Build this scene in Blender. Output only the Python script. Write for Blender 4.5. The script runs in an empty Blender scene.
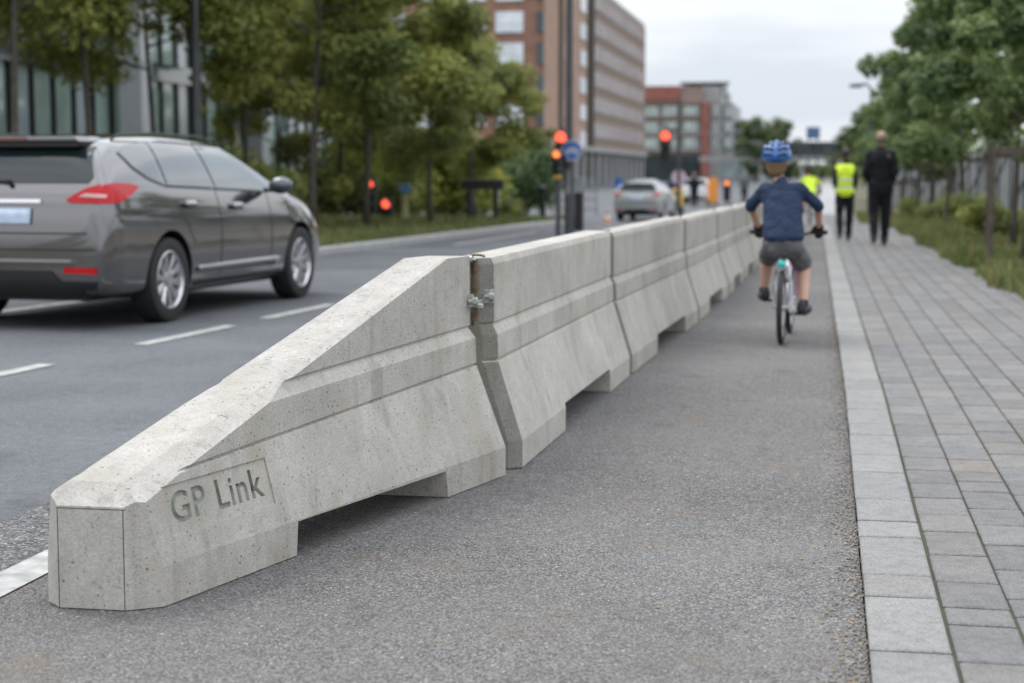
import bpy, bmesh, math, random
from mathutils import Vector, Matrix, noise
from mathutils.bvhtree import BVHTree
random.seed(7)
SC = bpy.context.scene
COL = SC.collection
PI = math.pi
R = math.radians

# ------------------------------------------------------------------ camera
FPX, CX, CY, CAMH = 1700.0, 512.0, 341.5, 1.18
VX, HY = 825.0, 172.0
pitch = math.atan((CY - HY) / FPX)
yaw = math.atan((VX - CX) / FPX * math.cos(pitch))
FW = Vector((-math.sin(yaw) * math.cos(pitch), math.cos(yaw) * math.cos(pitch), -math.sin(pitch)))
RT = Vector((math.cos(yaw), math.sin(yaw), 0))
UP = RT.cross(FW)
CAM = Vector((0, 0, CAMH))

def ray(px, py):
    return FW + RT * ((px - CX) / FPX) + UP * ((CY - py) / FPX)

def G(px, py, z=0.0):
    r = ray(px, py)
    return CAM + r * ((z - CAMH) / r.z)

def W(px, py, Y):
    r = ray(px, py)
    return CAM + r * (Y / r.y)

cam_d = bpy.data.cameras.new('camera')
cam = bpy.data.objects.new('camera', cam_d)
COL.objects.link(cam)
m = Matrix((RT, UP, -FW)).transposed().to_4x4()
m.translation = CAM
cam.matrix_world = m
cam_d.sensor_width = 36
cam_d.lens = FPX / 1024 * 36
cam_d.clip_start = 0.05
cam_d.clip_end = 5000
cam_d.dof.use_dof = True
cam_d.dof.focus_distance = 5.35
cam_d.dof.aperture_fstop = 2.7
SC.camera = cam

# ------------------------------------------------------------------ materials
def newmat(name):
    mt = bpy.data.materials.new(name)
    mt.use_nodes = True
    nt = mt.node_tree
    return mt, nt, nt.nodes['Principled BSDF']

def lin(c):
    return tuple(c) + (1.0,) if len(c) == 3 else c

def mat(name, col, rough=0.6, metal=0.0, var=0.0, scale=3.0, bump=0.0, bscale=30.0, coat=0.0, spec=0.5, emit=None, es=1.0, col2=None):
    """plain surface with object-space mottling"""
    mt, nt, b = newmat(name)
    N, L = nt.nodes, nt.links
    b.inputs['Roughness'].default_value = rough
    b.inputs['Metallic'].default_value = metal
    b.inputs['Specular IOR Level'].default_value = spec
    if coat:
        b.inputs['Coat Weight'].default_value = coat
        b.inputs['Coat Roughness'].default_value = 0.05
    if emit:
        b.inputs['Emission Color'].default_value = lin(emit)
        b.inputs['Emission Strength'].default_value = es
    tc = N.new('ShaderNodeTexCoord')
    if var > 0 or col2:
        nz = N.new('ShaderNodeTexNoise'); nz.inputs['Scale'].default_value = scale; nz.inputs['Detail'].default_value = 6
        L.new(tc.outputs['Object'], nz.inputs['Vector'])
        cr = N.new('ShaderNodeValToRGB')
        c2 = col2 if col2 else tuple(min(1, c * (1 + var)) for c in col)
        c1 = col if col2 else tuple(c * (1 - var) for c in col)
        cr.color_ramp.elements[0].color = lin(c1); cr.color_ramp.elements[0].position = .32
        cr.color_ramp.elements[1].color = lin(c2); cr.color_ramp.elements[1].position = .68
        L.new(nz.outputs['Fac'], cr.inputs['Fac'])
        L.new(cr.outputs['Color'], b.inputs['Base Color'])
    else:
        b.inputs['Base Color'].default_value = lin(col)
    if bump > 0:
        nb = N.new('ShaderNodeTexNoise'); nb.inputs['Scale'].default_value = bscale; nb.inputs['Detail'].default_value = 5
        L.new(tc.outputs['Object'], nb.inputs['Vector'])
        bp = N.new('ShaderNodeBump'); bp.inputs['Strength'].default_value = bump; bp.inputs['Distance'].default_value = .01
        L.new(nb.outputs['Fac'], bp.inputs['Height']); L.new(bp.outputs['Normal'], b.inputs['Normal'])
    return mt

def mixc(nt, fac, a, b_, mode='MIX'):
    n = nt.nodes.new('ShaderNodeMix'); n.data_type = 'RGBA'; n.blend_type = mode
    for sock, v in ((n.inputs[0], fac), (n.inputs[6], a), (n.inputs[7], b_)):
        if hasattr(v, 'is_output'):
            nt.links.new(v, sock)
        elif isinstance(v, (int, float)):
            sock.default_value = v
        else:
            sock.default_value = lin(v)
    return n.outputs[2]

def noise_fac(nt, scale, lo, hi, detail=6, vec=None, rough=.55, w=None):
    N, L = nt.nodes, nt.links
    nz = N.new('ShaderNodeTexNoise'); nz.inputs['Scale'].default_value = scale; nz.inputs['Detail'].default_value = detail
    nz.inputs['Roughness'].default_value = rough
    if vec is None:
        g = N.new('ShaderNodeNewGeometry'); vec = g.outputs['Position']
    L.new(vec, nz.inputs['Vector'])
    mr = N.new('ShaderNodeMapRange'); mr.inputs['From Min'].default_value = lo; mr.inputs['From Max'].default_value = hi
    L.new(nz.outputs['Fac'], mr.inputs['Value'])
    return mr.outputs['Result']

def voro(nt, scale, feature='F1', out='Distance', vec=None):
    N, L = nt.nodes, nt.links
    v = N.new('ShaderNodeTexVoronoi'); v.inputs['Scale'].default_value = scale; v.feature = feature
    if vec is None:
        g = N.new('ShaderNodeNewGeometry'); vec = g.outputs['Position']
    L.new(vec, v.inputs['Vector'])
    return v.outputs[out]

def asphalt(name, dark, light, patch, grain=170, speck=.5, brown=0.0, bumpd=.004):
    mt, nt, b = newmat(name)
    N, L = nt.nodes, nt.links
    # each stone of the aggregate has its own value
    colv = voro(nt, grain, out='Color')
    sep = N.new('ShaderNodeSeparateColor'); L.new(colv, sep.inputs[0])
    mr = N.new('ShaderNodeMapRange'); mr.inputs['From Min'].default_value = .05; mr.inputs['From Max'].default_value = 1
    L.new(sep.outputs[0], mr.inputs['Value'])
    pw = N.new('ShaderNodeMath'); pw.operation = 'POWER'; pw.inputs[1].default_value = 1.6; L.new(mr.outputs[0], pw.inputs[0])
    c = mixc(nt, pw.outputs[0], dark, light)
    big = noise_fac(nt, .9, .35, .65)
    c = mixc(nt, big, c, mixc(nt, .38, c, patch))
    wide = noise_fac(nt, .35, .42, .60, detail=3)
    c = mixc(nt, wide, tuple_mul(nt, c, .82), c)
    blot = noise_fac(nt, 3.1, .60, .68, detail=8, rough=.6)
    c = mixc(nt, blot, c, tuple_mul(nt, c, .80))
    med = noise_fac(nt, 14, .35, .68)
    c = mixc(nt, med, mixc(nt, 1.0, c, (.84, .84, .85), 'MULTIPLY'), c)
    # scattered pale chips and dark holes
    ch = noise_fac(nt, grain * .42, .69, .74, detail=2)
    c = mixc(nt, ch, c, tuple(min(1, x * 1.9) for x in light))
    ho = noise_fac(nt, grain * .33, .32, .28, detail=2)
    c = mixc(nt, ho, c, tuple(x * .35 for x in dark))
    if brown:
        bf = noise_fac(nt, 2.3, .58, .76)
        mm = N.new('ShaderNodeMath'); mm.operation = 'MULTIPLY'; mm.inputs[1].default_value = brown; L.new(bf, mm.inputs[0])
        c = mixc(nt, mm.outputs[0], c, (.16, .12, .08))
    L.new(c, b.inputs['Base Color'])
    b.inputs['Roughness'].default_value = .85
    b.inputs['Specular IOR Level'].default_value = .3
    d = voro(nt, grain)
    inv = N.new('ShaderNodeMath'); inv.operation = 'MULTIPLY_ADD'; inv.inputs[1].default_value = -1; L.new(d, inv.inputs[0]); L.new(mr.outputs[0], inv.inputs[2])
    bp = N.new('ShaderNodeBump'); bp.inputs['Strength'].default_value = speck; bp.inputs['Distance'].default_value = bumpd
    L.new(inv.outputs[0], bp.inputs['Height']); L.new(bp.outputs['Normal'], b.inputs['Normal'])
    return mt

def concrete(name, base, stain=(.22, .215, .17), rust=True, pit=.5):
    mt, nt, b = newmat(name)
    N, L = nt.nodes, nt.links
    tc = N.new('ShaderNodeTexCoord'); O = tc.outputs['Object']
    oi = N.new('ShaderNodeObjectInfo')
    ad = N.new('ShaderNodeVectorMath'); ad.operation = 'ADD'
    sc_ = N.new('ShaderNodeVectorMath'); sc_.operation = 'SCALE'; sc_.inputs['Scale'].default_value = 40
    cb = N.new('ShaderNodeCombineXYZ'); L.new(oi.outputs['Random'], cb.inputs[0]); L.new(cb.outputs[0], sc_.inputs[0])
    L.new(O, ad.inputs[0]); L.new(sc_.outputs[0], ad.inputs[1]); V = ad.outputs[0]
    c = mixc(nt, noise_fac(nt, 2.2, .3, .7, vec=V), tuple(x * .86 for x in base), tuple(min(1, x * 1.1) for x in base))
    c = mixc(nt, noise_fac(nt, 22, .35, .7, vec=V, detail=8), tuple_mul(nt, c, .86), c)
    c = mixc(nt, noise_fac(nt, 160, .42, .62, vec=V, detail=3), tuple_mul(nt, c, .86), tuple_mul(nt, c, 1.04))
    c = mixc(nt, noise_fac(nt, 60, .60, .70, vec=V, detail=3), c, tuple_mul(nt, c, .72))
    # pores
    # rain streaks and grime with a run of their own
    ms_ = N.new('ShaderNodeMapping'); ms_.inputs['Scale'].default_value = (9, 9, .9); L.new(V, ms_.inputs['Vector'])
    sk_ = noise_fac(nt, 1.6, .54, .72, vec=ms_.outputs[0], detail=6)
    sk2 = N.new('ShaderNodeMath'); sk2.operation = 'MULTIPLY'; sk2.inputs[1].default_value = .70; L.new(sk_, sk2.inputs[0])
    c = mixc(nt, sk2.outputs[0], c, tuple_mul(nt, c, .66))
    gr = noise_fac(nt, 5.5, .52, .74, vec=V, detail=10)
    gr2 = N.new('ShaderNodeMath'); gr2.operation = 'MULTIPLY'; gr2.inputs[1].default_value = .85; L.new(gr, gr2.inputs[0])
    c = mixc(nt, gr2.outputs[0], c, tuple(x * y for x, y in zip(base, (.66, .64, .56))))
    pv = voro(nt, 48, vec=V)
    pr = N.new('ShaderNodeMapRange'); pr.inputs['From Min'].default_value = .20; pr.inputs['From Max'].default_value = .13
    L.new(pv, pr.inputs['Value'])
    pm = N.new('ShaderNodeMath'); pm.operation = 'MULTIPLY'; L.new(pr.outputs[0], pm.inputs[0])
    L.new(noise_fac(nt, 11, .50, .58, vec=V), pm.inputs[1])
    c = mixc(nt, pm.outputs[0], c, tuple(x * .32 for x in base))
    # stains with their own shape, more of them low down (splash) 
    mp = N.new('ShaderNodeMapping'); mp.inputs['Scale'].default_value = (1, 1, .35); L.new(V, mp.inputs['Vector'])
    st = noise_fac(nt, 4.5, .55, .78, vec=mp.outputs[0], detail=9, rough=.65)
    sep = N.new('ShaderNodeSeparateXYZ'); L.new(O, sep.inputs[0])
    low = N.new('ShaderNodeMapRange'); low.inputs['From Min'].default_value = .16; low.inputs['From Max'].default_value = 0.0
    low.inputs['To Min'].default_value = .4; low.inputs['To Max'].default_value = 1.0
    L.new(sep.outputs[2], low.inputs['Value'])
    sm = N.new('ShaderNodeMath'); sm.operation = 'MULTIPLY'; L.new(st, sm.inputs[0]); L.new(low.outputs[0], sm.inputs[1])
    c = mixc(nt, sm.outputs[0], c, stain)
    tn = N.new('ShaderNodeMapRange'); tn.inputs['To Min'].default_value = .90; tn.inputs['To Max'].default_value = 1.06
    L.new(oi.outputs['Random'], tn.inputs['Value'])
    tv = N.new('ShaderNodeVectorMath'); tv.operation = 'SCALE'; L.new(c, tv.inputs[0]); L.new(tn.outputs[0], tv.inputs['Scale']); c = tv.outputs[0]
    L.new(c, b.inputs['Base Color'])
    b.inputs['Roughness'].default_value = .82
    b.inputs['Specular IOR Level'].default_value = .3
    nz = N.new('ShaderNodeTexNoise'); nz.inputs['Scale'].default_value = 120; nz.inputs['Detail'].default_value = 6; L.new(V, nz.inputs['Vector'])
    hs = N.new('ShaderNodeMath'); hs.operation = 'SUBTRACT'; L.new(nz.outputs['Fac'], hs.inputs[0]); L.new(pm.outputs[0], hs.inputs[1])
    bp = N.new('ShaderNodeBump'); bp.inputs['Strength'].default_value = pit; bp.inputs['Distance'].default_value = .004
    L.new(hs.outputs[0], bp.inputs['Height']); L.new(bp.outputs['Normal'], b.inputs['Normal'])
    return mt

def tuple_mul(nt, c, k):
    return mixc(nt, 1.0, c, (k, k, k), 'MULTIPLY')

def attr_mat(name, attr, rough=.8, mulnoise=(0, 0), spec=.3, grain=None, bump=0, trans=0):
    mt, nt, b = newmat(name)
    N, L = nt.nodes, nt.links
    a = N.new('ShaderNodeAttribute'); a.attribute_name = attr
    c = a.outputs['Color']
    if mulnoise[0]:
        c = mixc(nt, noise_fac(nt, mulnoise[0], .3, .7, detail=6), tuple_mul(nt, c, 1 - mulnoise[1]), tuple_mul(nt, c, 1 + mulnoise[1]))
    if grain:
        c = mixc(nt, noise_fac(nt, grain, .35, .65, detail=3), tuple_mul(nt, c, .76), tuple_mul(nt, c, 1.14))
        c = mixc(nt, noise_fac(nt, 26, .45, .66, detail=5), c, tuple_mul(nt, c, .82))
    L.new(c, b.inputs['Base Color'])
    b.inputs['Roughness'].default_value = rough; b.inputs['Specular IOR Level'].default_value = spec
    if bump:
        nz = N.new('ShaderNodeTexNoise'); nz.inputs['Scale'].default_value = 150; nz.inputs['Detail'].default_value = 5
        g = N.new('ShaderNodeNewGeometry'); L.new(g.outputs['Position'], nz.inputs['Vector'])
        bp = N.new('ShaderNodeBump'); bp.inputs['Strength'].default_value = bump; bp.inputs['Distance'].default_value = .004
        L.new(nz.outputs['Fac'], bp.inputs['Height']); L.new(bp.outputs['Normal'], b.inputs['Normal'])
    if trans:
        tr = N.new('ShaderNodeBsdfTranslucent'); L.new(c, tr.inputs['Color'])
        ms = N.new('ShaderNodeMixShader'); ms.inputs[0].default_value = trans
        L.new(b.outputs[0], ms.inputs[1]); L.new(tr.outputs[0], ms.inputs[2])
        L.new(ms.outputs[0], N['Material Output'].inputs['Surface'])
    return mt

M = {}
M['bike_asphalt'] = asphalt('bike_lane_asphalt', (.070, .068, .066), (.36, .35, .335), (.22, .21, .20), grain=200, speck=.8, brown=.5)
M['road_asphalt'] = asphalt('road_asphalt', (.085, .091, .099), (.165, .172, .184), (.19, .195, .205), grain=120, speck=.35, bumpd=.002)
M['coarse_asphalt'] = asphalt('coarse_asphalt', (.05, .05, .05), (.36, .36, .36), (.22, .22, .22), grain=95, speck=1, bumpd=.006)
M['line'] = mat('road_paint', (.36, .36, .345), .7, var=.30, scale=14, bump=.4, bscale=120)
M['concrete'] = concrete('barrier_concrete', (.485, .462, .422))
M['end_concrete'] = concrete('grimy_shaded_barrier_end', (.25, .245, .215), stain=(.12, .12, .09))  # grime, plus the shade of the joints put into the colour
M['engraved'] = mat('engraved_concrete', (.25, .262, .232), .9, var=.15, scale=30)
M['steel'] = mat('galvanised_steel', (.42, .45, .42), .45, .7, var=.25, scale=40)
M['rust'] = mat('rusty_steel', (.14, .10, .06), .8, .2, var=.4, scale=30)
M['kerb'] = attr_mat('kerb_stone', 'tint', mulnoise=(3, .08), grain=120, bump=.9)
M['paver'] = attr_mat('paving_stone', 'tint', mulnoise=(5, .10), grain=130, bump=1.0)
M['grout'] = mat('paving_joints', (.060, .058, .048), .95, col2=(.075, .085, .040), scale=2.5, bump=.5)
M['kerb_far'] = mat('granite_kerb', (.36, .36, .35), .85, var=.12, scale=6)
M['soil'] = mat('verge_soil', (.065, .075, .035), .95, col2=(.10, .085, .05), scale=1.2, bump=.6, bscale=20)
M['plaza'] = mat('plaza_paving', (.30, .30, .30), .85, var=.1, scale=.6)
M['ground'] = mat('far_ground', (.12, .125, .10), .95, var=.2, scale=.1)
M['leaf'] = attr_mat('tree_leaves', 'tint', rough=.55, spec=.4, trans=.4)
M['grass'] = attr_mat('grass_blades', 'tint', rough=.7, spec=.3, trans=.25)
M['bark'] = mat('bark', (.05, .044, .035), .9, col2=(.10, .09, .075), scale=14, bump=.8, bscale=40)
M['wood'] = mat('stake_wood', (.085, .07, .055), .85, var=.3, scale=12)
M['black'] = mat('black_plastic', (.012, .012, .013), .45, var=.2)
M['rubber'] = mat('tyre_rubber', (.018, .018, .019), .75, var=.2, scale=20)
M['pole'] = mat('painted_grey_pole', (.075, .08, .085), .5, .3, var=.15, scale=6)
M['alu'] = mat('alloy', (.55, .55, .57), .3, .9, var=.05)
M['chrome'] = mat('bright_metal', (.7, .7, .72), .2, 1.0, var=.04)
M['white'] = mat('white_paint', (.74, .74, .74), .4, var=.04)
M['red_lamp'] = mat('lit_red_signal', (.8, .05, .02), .4, emit=(1.0, .13, .07), es=1.7)
M['amber_lamp'] = mat('lit_amber_signal', (.8, .3, .05), .4, emit=(1.0, .26, .08), es=1.5)
M['dull_lens'] = mat('unlit_signal', (.02, .03, .025), .3, var=.1)
M['sign_blue'] = mat('blue_sign_face', (.012, .085, .32), .45, var=.05)
M['sign_back'] = mat('sign_back_grey', (.25, .27, .28), .5, .3, var=.1)
M['yellow'] = mat('yellow_plastic', (.75, .47, .05), .5, var=.08)
M['orange'] = mat('orange_panel', (.75, .28, .04), .5, var=.08)

# ------------------------------------------------------------------ object helpers
def tag(o, label=None, cat=None, group=None, kind=None):
    if label: o['label'] = label
    if cat: o['category'] = cat
    if group: o['group'] = group
    if kind: o['kind'] = kind
    return o

def empty(name, loc, rz=0, label=None, cat=None, group=None, kind=None):
    o = bpy.data.objects.new(name, None)
    COL.objects.link(o)
    o.location = loc; o.rotation_euler = (0, 0, rz)
    o.empty_display_size = .2
    return tag(o, label, cat, group, kind)

def copy_tree(o, parent=None):
    c = o.copy(); COL.objects.link(c); c.parent = parent
    for ch in o.children:
        copy_tree(ch, c)
    return c

class MB:
    """collects simple solids into one bmesh"""
    def __init__(s):
        s.bm = bmesh.new()
    def box(s, c, size, rz=0, rot=None, mi=0):
        mx = Matrix.Translation(Vector(c)) @ (rot.to_4x4() if rot else Matrix.Rotation(rz, 4, 'Z')) @ Matrix.Diagonal((size[0], size[1], size[2], 1))
        r = bmesh.ops.create_cube(s.bm, size=1, matrix=mx)
        if mi:
            for f in {f for v in r['verts'] for f in v.link_faces}: f.material_index = mi
        return s
    def cyl(s, p0, p1, r0, r1=None, n=12, mi=0, cap=True):
        p0, p1 = Vector(p0), Vector(p1)
        r1 = r0 if r1 is None else r1
        d = p1 - p0
        if d.length < 1e-6: return s
        q = d.to_track_quat('Z', 'Y').to_matrix().to_4x4()
        mx = Matrix.Translation((p0 + p1) / 2) @ q
        r = bmesh.ops.create_cone(s.bm, cap_ends=cap, segments=n, radius1=r0, radius2=r1, depth=d.length, matrix=mx)
        if mi:
            for f in {f for v in r['verts'] for f in v.link_faces}: f.material_index = mi
        return s
    def tube(s, pts, rs, n=10):
        pts = [Vector(p) for p in pts]
        if isinstance(rs, (int, float)): rs = [rs] * len(pts)
        rings = []
        up = Vector((0, 0, 1))
        for i, p in enumerate(pts):
            t = (pts[min(i + 1, len(pts) - 1)] - pts[max(i - 1, 0)]).normalized()
            a = up if abs(t.dot(up)) < .95 else Vector((1, 0, 0))
            u = t.cross(a).normalized(); v = t.cross(u)
            rings.append([s.bm.verts.new(p + (u * math.cos(2 * PI * k / n) + v * math.sin(2 * PI * k / n)) * rs[i]) for k in range(n)])
        for a, b in zip(rings, rings[1:]):
            for k in range(n):
                s.bm.faces.new((a[k], a[(k + 1) % n], b[(k + 1) % n], b[k]))
        s.bm.faces.new(list(reversed(rings[0]))); s.bm.faces.new(rings[-1])
        return s
    def ball(s, c, r, sub=2, mi=0):
        if isinstance(r, (int, float)): r = (r, r, r)
        mx = Matrix.Translation(Vector(c)) @ Matrix.Diagonal((r[0], r[1], r[2], 1))
        q = bmesh.ops.create_icosphere(s.bm, subdivisions=sub, radius=1, matrix=mx)
        if mi:
            for f in {f for v in q['verts'] for f in v.link_faces}: f.material_index = mi
        return s
    def lathe(s, prof, c, axis='X', n=32):
        """prof: list of (radius, offset along axis); closed loop"""
        rings = []
        for (r, a) in prof:
            ring = []
            for k in range(n):
                t = 2 * PI * k / n
                v = Vector((a, r * math.cos(t), r * math.sin(t))) if axis == 'X' else Vector((r * math.cos(t), a, r * math.sin(t))) if axis == 'Y' else Vector((r * math.cos(t), r * math.sin(t), a))
                ring.append(s.bm.verts.new(Vector(c) + v))
            rings.append(ring)
        for a, b in zip(rings, rings[1:] + rings[:1]):
            for k in range(n):
                s.bm.faces.new((a[k], a[(k + 1) % n], b[(k + 1) % n], b[k]))
        return s
    def quad(s, a, b, c, d):
        s.bm.faces.new([s.bm.verts.new(Vector(p)) for p in (a, b, c, d)])
        return s
    def prism(s, poly, h0, h1, plane='XY'):
        """poly extruded; plane XY -> z h0..h1, YZ -> x, XZ -> y"""
        def mk(u, v, h):
            return Vector((u, v, h)) if plane == 'XY' else Vector((h, u, v)) if plane == 'YZ' else Vector((u, h, v))
        A = [s.bm.verts.new(mk(u, v, h0)) for u, v in poly]
        B = [s.bm.verts.new(mk(u, v, h1)) for u, v in poly]
        s.bm.faces.new(A); s.bm.faces.new(list(reversed(B)))
        n = len(poly)
        for i in range(n):
            s.bm.faces.new((A[i], B[i], B[(i + 1) % n], A[(i + 1) % n]))
        return s
    def bevel(s, w=.005, seg=2):
        bmesh.ops.remove_doubles(s.bm, verts=s.bm.verts, dist=1e-5)
        es = [e for e in s.bm.edges if len(e.link_faces) == 2 and e.calc_face_angle(0) > .5]
        bmesh.ops.bevel(s.bm, geom=es, offset=w, segments=seg, profile=.6, affect='EDGES', clamp_overlap=True)
        return s
    def build(s, name, mats, parent=None, smooth=False, loc=None):
        bmesh.ops.recalc_face_normals(s.bm, faces=s.bm.faces)
        me = bpy.data.meshes.new(name)
        s.bm.to_mesh(me); s.bm.free()
        return link(name, me, mats, parent, smooth, loc)

def link(name, me, mats, parent=None, smooth=False, loc=None):
    if not isinstance(mats, (list, tuple)): mats = [mats]
    if len(me.materials) == 0:
        for q in mats: me.materials.append(q)
    if smooth:
        me.polygons.foreach_set('use_smooth', [True] * len(me.polygons))
        if smooth != 'full':
            try: me.set_sharp_from_angle(angle=R(35))
            except Exception: pass
    o = bpy.data.objects.new(name, me)
    COL.objects.link(o)
    if parent: o.parent = parent
    if loc: o.location = loc
    return o

def realise(o):
    """bake an object's modifiers into its mesh"""
    dg = bpy.context.evaluated_depsgraph_get(); dg.update()
    me = bpy.data.meshes.new_from_object(o.evaluated_get(dg))
    old = o.data
    o.modifiers.clear(); o.data = me
    me.name = o.name
    if old.users == 0: bpy.data.meshes.remove(old)
    return o

def cut(o, cutters):
    for c in cutters:
        md = o.modifiers.new('cut', 'BOOLEAN'); md.operation = 'DIFFERENCE'; md.solver = 'EXACT'; md.object = c
        md.material_mode = 'TRANSFER'; md.use_self = True
    realise(o)
    for c in cutters:
        bpy.data.objects.remove(c, do_unlink=True)
    return o

def sheet(name, pts, z, mt, kind='structure'):
    me = bpy.data.meshes.new(name)
    me.from_pydata([(x, y, z) for x, y in pts], [], [list(range(len(pts)))])
    o = link(name, me, mt)
    tag(o, kind=kind)
    return o

# ------------------------------------------------------------------ world and light
world = bpy.data.worlds.new('World'); SC.world = world
world.use_nodes = True
nt = world.node_tree; N, L = nt.nodes, nt.links
bg = N['Background']
sky = N.new('ShaderNodeTexSky'); sky.sky_type = 'NISHITA'; sky.sun_disc = False
SUN_EL, SUN_AZ = R(55), R(-55)
sky.sun_elevation = SUN_EL; sky.sun_rotation = SUN_AZ
sky.air_density = 1.0; sky.dust_density = 2.5; sky.ozone_density = 1.0
tcw = N.new('ShaderNodeTexCoord')
mpw = N.new('ShaderNodeMapping'); mpw.inputs['Scale'].default_value = (1.0, 1.0, 5.5); L.new(tcw.outputs['Generated'], mpw.inputs['Vector'])
nzw = N.new('ShaderNodeTexNoise'); nzw.inputs['Scale'].default_value = 2.6; nzw.inputs['Detail'].default_value = 7; nzw.inputs['Roughness'].default_value = .5
L.new(mpw.outputs[0], nzw.inputs['Vector'])
crw = N.new('ShaderNodeValToRGB')
crw.color_ramp.elements[0].position = .40; crw.color_ramp.elements[0].color = (7.4, 8.0, 8.9, 1)
crw.color_ramp.elements[1].position = .60; crw.color_ramp.elements[1].color = (11.4, 11.5, 11.7, 1)
L.new(nzw.outputs['Fac'], crw.inputs['Fac'])
mixw = N.new('ShaderNodeMix'); mixw.data_type = 'RGBA'; mixw.inputs[0].default_value = .88
L.new(sky.outputs[0], mixw.inputs[6]); L.new(crw.outputs[0], mixw.inputs[7])
# an overcast sky is about three times as bright overhead as at the horizon
spw = N.new('ShaderNodeSeparateXYZ'); L.new(tcw.outputs['Generated'], spw.inputs[0])
mrw = N.new('ShaderNodeMapRange'); mrw.inputs['To Min'].default_value = 1.0; mrw.inputs['To Max'].default_value = 3.0
L.new(spw.outputs[2], mrw.inputs['Value'])
vmw = N.new('ShaderNodeVectorMath'); vmw.operation = 'SCALE'
L.new(mixw.outputs[2], vmw.inputs[0]); L.new(mrw.outputs[0], vmw.inputs['Scale'])
hzw = N.new('ShaderNodeMapRange'); hzw.inputs['From Min'].default_value = .0; hzw.inputs['From Max'].default_value = .11
hzw.inputs['To Min'].default_value = 1.20; hzw.inputs['To Max'].default_value = 1.0
L.new(spw.outputs[2], hzw.inputs['Value'])
vm2 = N.new('ShaderNodeVectorMath'); vm2.operation = 'SCALE'
L.new(vmw.outputs[0], vm2.inputs[0]); L.new(hzw.outputs[0], vm2.inputs['Scale'])
L.new(vm2.outputs[0], bg.inputs['Color'])
bg.inputs['Strength'].default_value = .09

sd = bpy.data.lights.new('sun', 'SUN'); sd.energy = 1.3; sd.angle = R(28); sd.color = (1, .97, .93)
sun = bpy.data.objects.new('sun', sd); COL.objects.link(sun)
# the veiled sun stands high ahead of the camera, to its left
sdir = Vector((math.sin(SUN_AZ) * math.cos(SUN_EL), math.cos(SUN_AZ) * math.cos(SUN_EL), math.sin(SUN_EL)))
sun.rotation_euler = (-sdir).to_track_quat('-Z', 'Y').to_euler()

SC.view_settings.view_transform = 'Standard'; SC.view_settings.look = 'None'
SC.view_settings.exposure = -0.02; SC.view_settings.gamma = 1
# ------------------------------------------------------------------ ground
g = sheet('ground', [(-2500, -60), (2500, -60), (2500, 3500), (-2500, 3500)], -.035, M['ground'])
def roadleft(y): return -7.02 + .078 * (y - 23.7) if y < 40 else -5.75
def lane(y): return -4.72 + .075 * (y - 9.16)
def kerbx(y): return .124 if y < 9 else .124 - .0062 * (y - 9)

ys = [-10, 0, 10, 20, 30, 40]
road = sheet('road', [(roadleft(y) , y) for y in ys] + [(-12, 52), (-32, 60), (-32, 900), (-.5, 900), (-.5, 60), (-2.55, 30), (-2.55, -10)], 0.0, M['road_asphalt'])
cs = sheet('road_edge', [(-2.70, -10), (-2.32, -10), (-2.32, 30), (-2.5, 60), (-2.72, 30)], .004, M['coarse_asphalt'])
bl = sheet('bike_lane', [(-2.545, -10), (kerbx(0), -10), (kerbx(0), 9), (kerbx(30), 30), (kerbx(90), 90), (-2.545, 90)], .002, M['bike_asphalt'])
# painted markings
def strip(name, pts, w, z=.006):
    me = bpy.data.meshes.new(name); vs = []; fs = []
    for i, (x, y) in enumerate(pts):
        vs += [(x - w / 2, y, z), (x + w / 2, y, z)]
        if i: fs.append((2 * i - 2, 2 * i - 1, 2 * i + 1, 2 * i))
    me.from_pydata(vs, [], fs); return tag(link(name, me, M['line']), kind='structure')
strip('edge_line', [(-2.30, -8), (-2.30, 4.7), (-2.28, 12), (-2.2, 40)], .14, .0065)
for a, b_ in ((5.2, 6.6), (9.1 - 1.45, 9.70), (10.92, 12.43), (13.08, 14.6), (15.6, 17.2), (18.4, 20), (21.2, 22.8), (24, 25.6), (27, 28.6), (30, 31.6)):
    strip('lane_marking', [(lane(a), a), (lane(b_), b_)], .12)
strip('lane_marking', [(G(-60, 320).x, G(-60, 320).y), (G(115, 297).x, G(115, 297).y)], .15)
strip('lane_marking', [(-5.9, 27), (-5.55, 33)], .12)

# left kerb and verge
mb = MB()
yy = [-10] + list(range(0, 42, 3))
for a, b_ in zip(yy, yy[1:]):
    for k in range(max(1, (b_ - a) // 3)):
        y0 = a + k * 3; y1 = y0 + 2.985
        x0, x1 = roadleft(y0), roadleft(y1)
        mb.prism([(x0 - .15, y0), (x0, y0), (x1, y1), (x1 - .15, y1)], -.02, .10)
mb.bevel(.012, 1)
tag(mb.build('kerb', M['kerb_far']), kind='structure')
sheet('verge', [(-60, -10)] + [(roadleft(y) - .15, y) for y in (-10, 0, 20, 39.9)] + [(-9, 44), (-14, 50), (-60, 52)], .085, M['soil'])
sheet('pavement', [(-34, 60), (-34, 170), (-90, 170), (-90, 52.5), (-40, 53)], .02, M['plaza'])
sheet('pavement', [(-13.5, 51), (-9, 45), (-7, 46), (-13, 60), (-30, 59.9), (-60, 58), (-60, 52.2), (-14, 50.2)], .012, M['plaza'])

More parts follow.
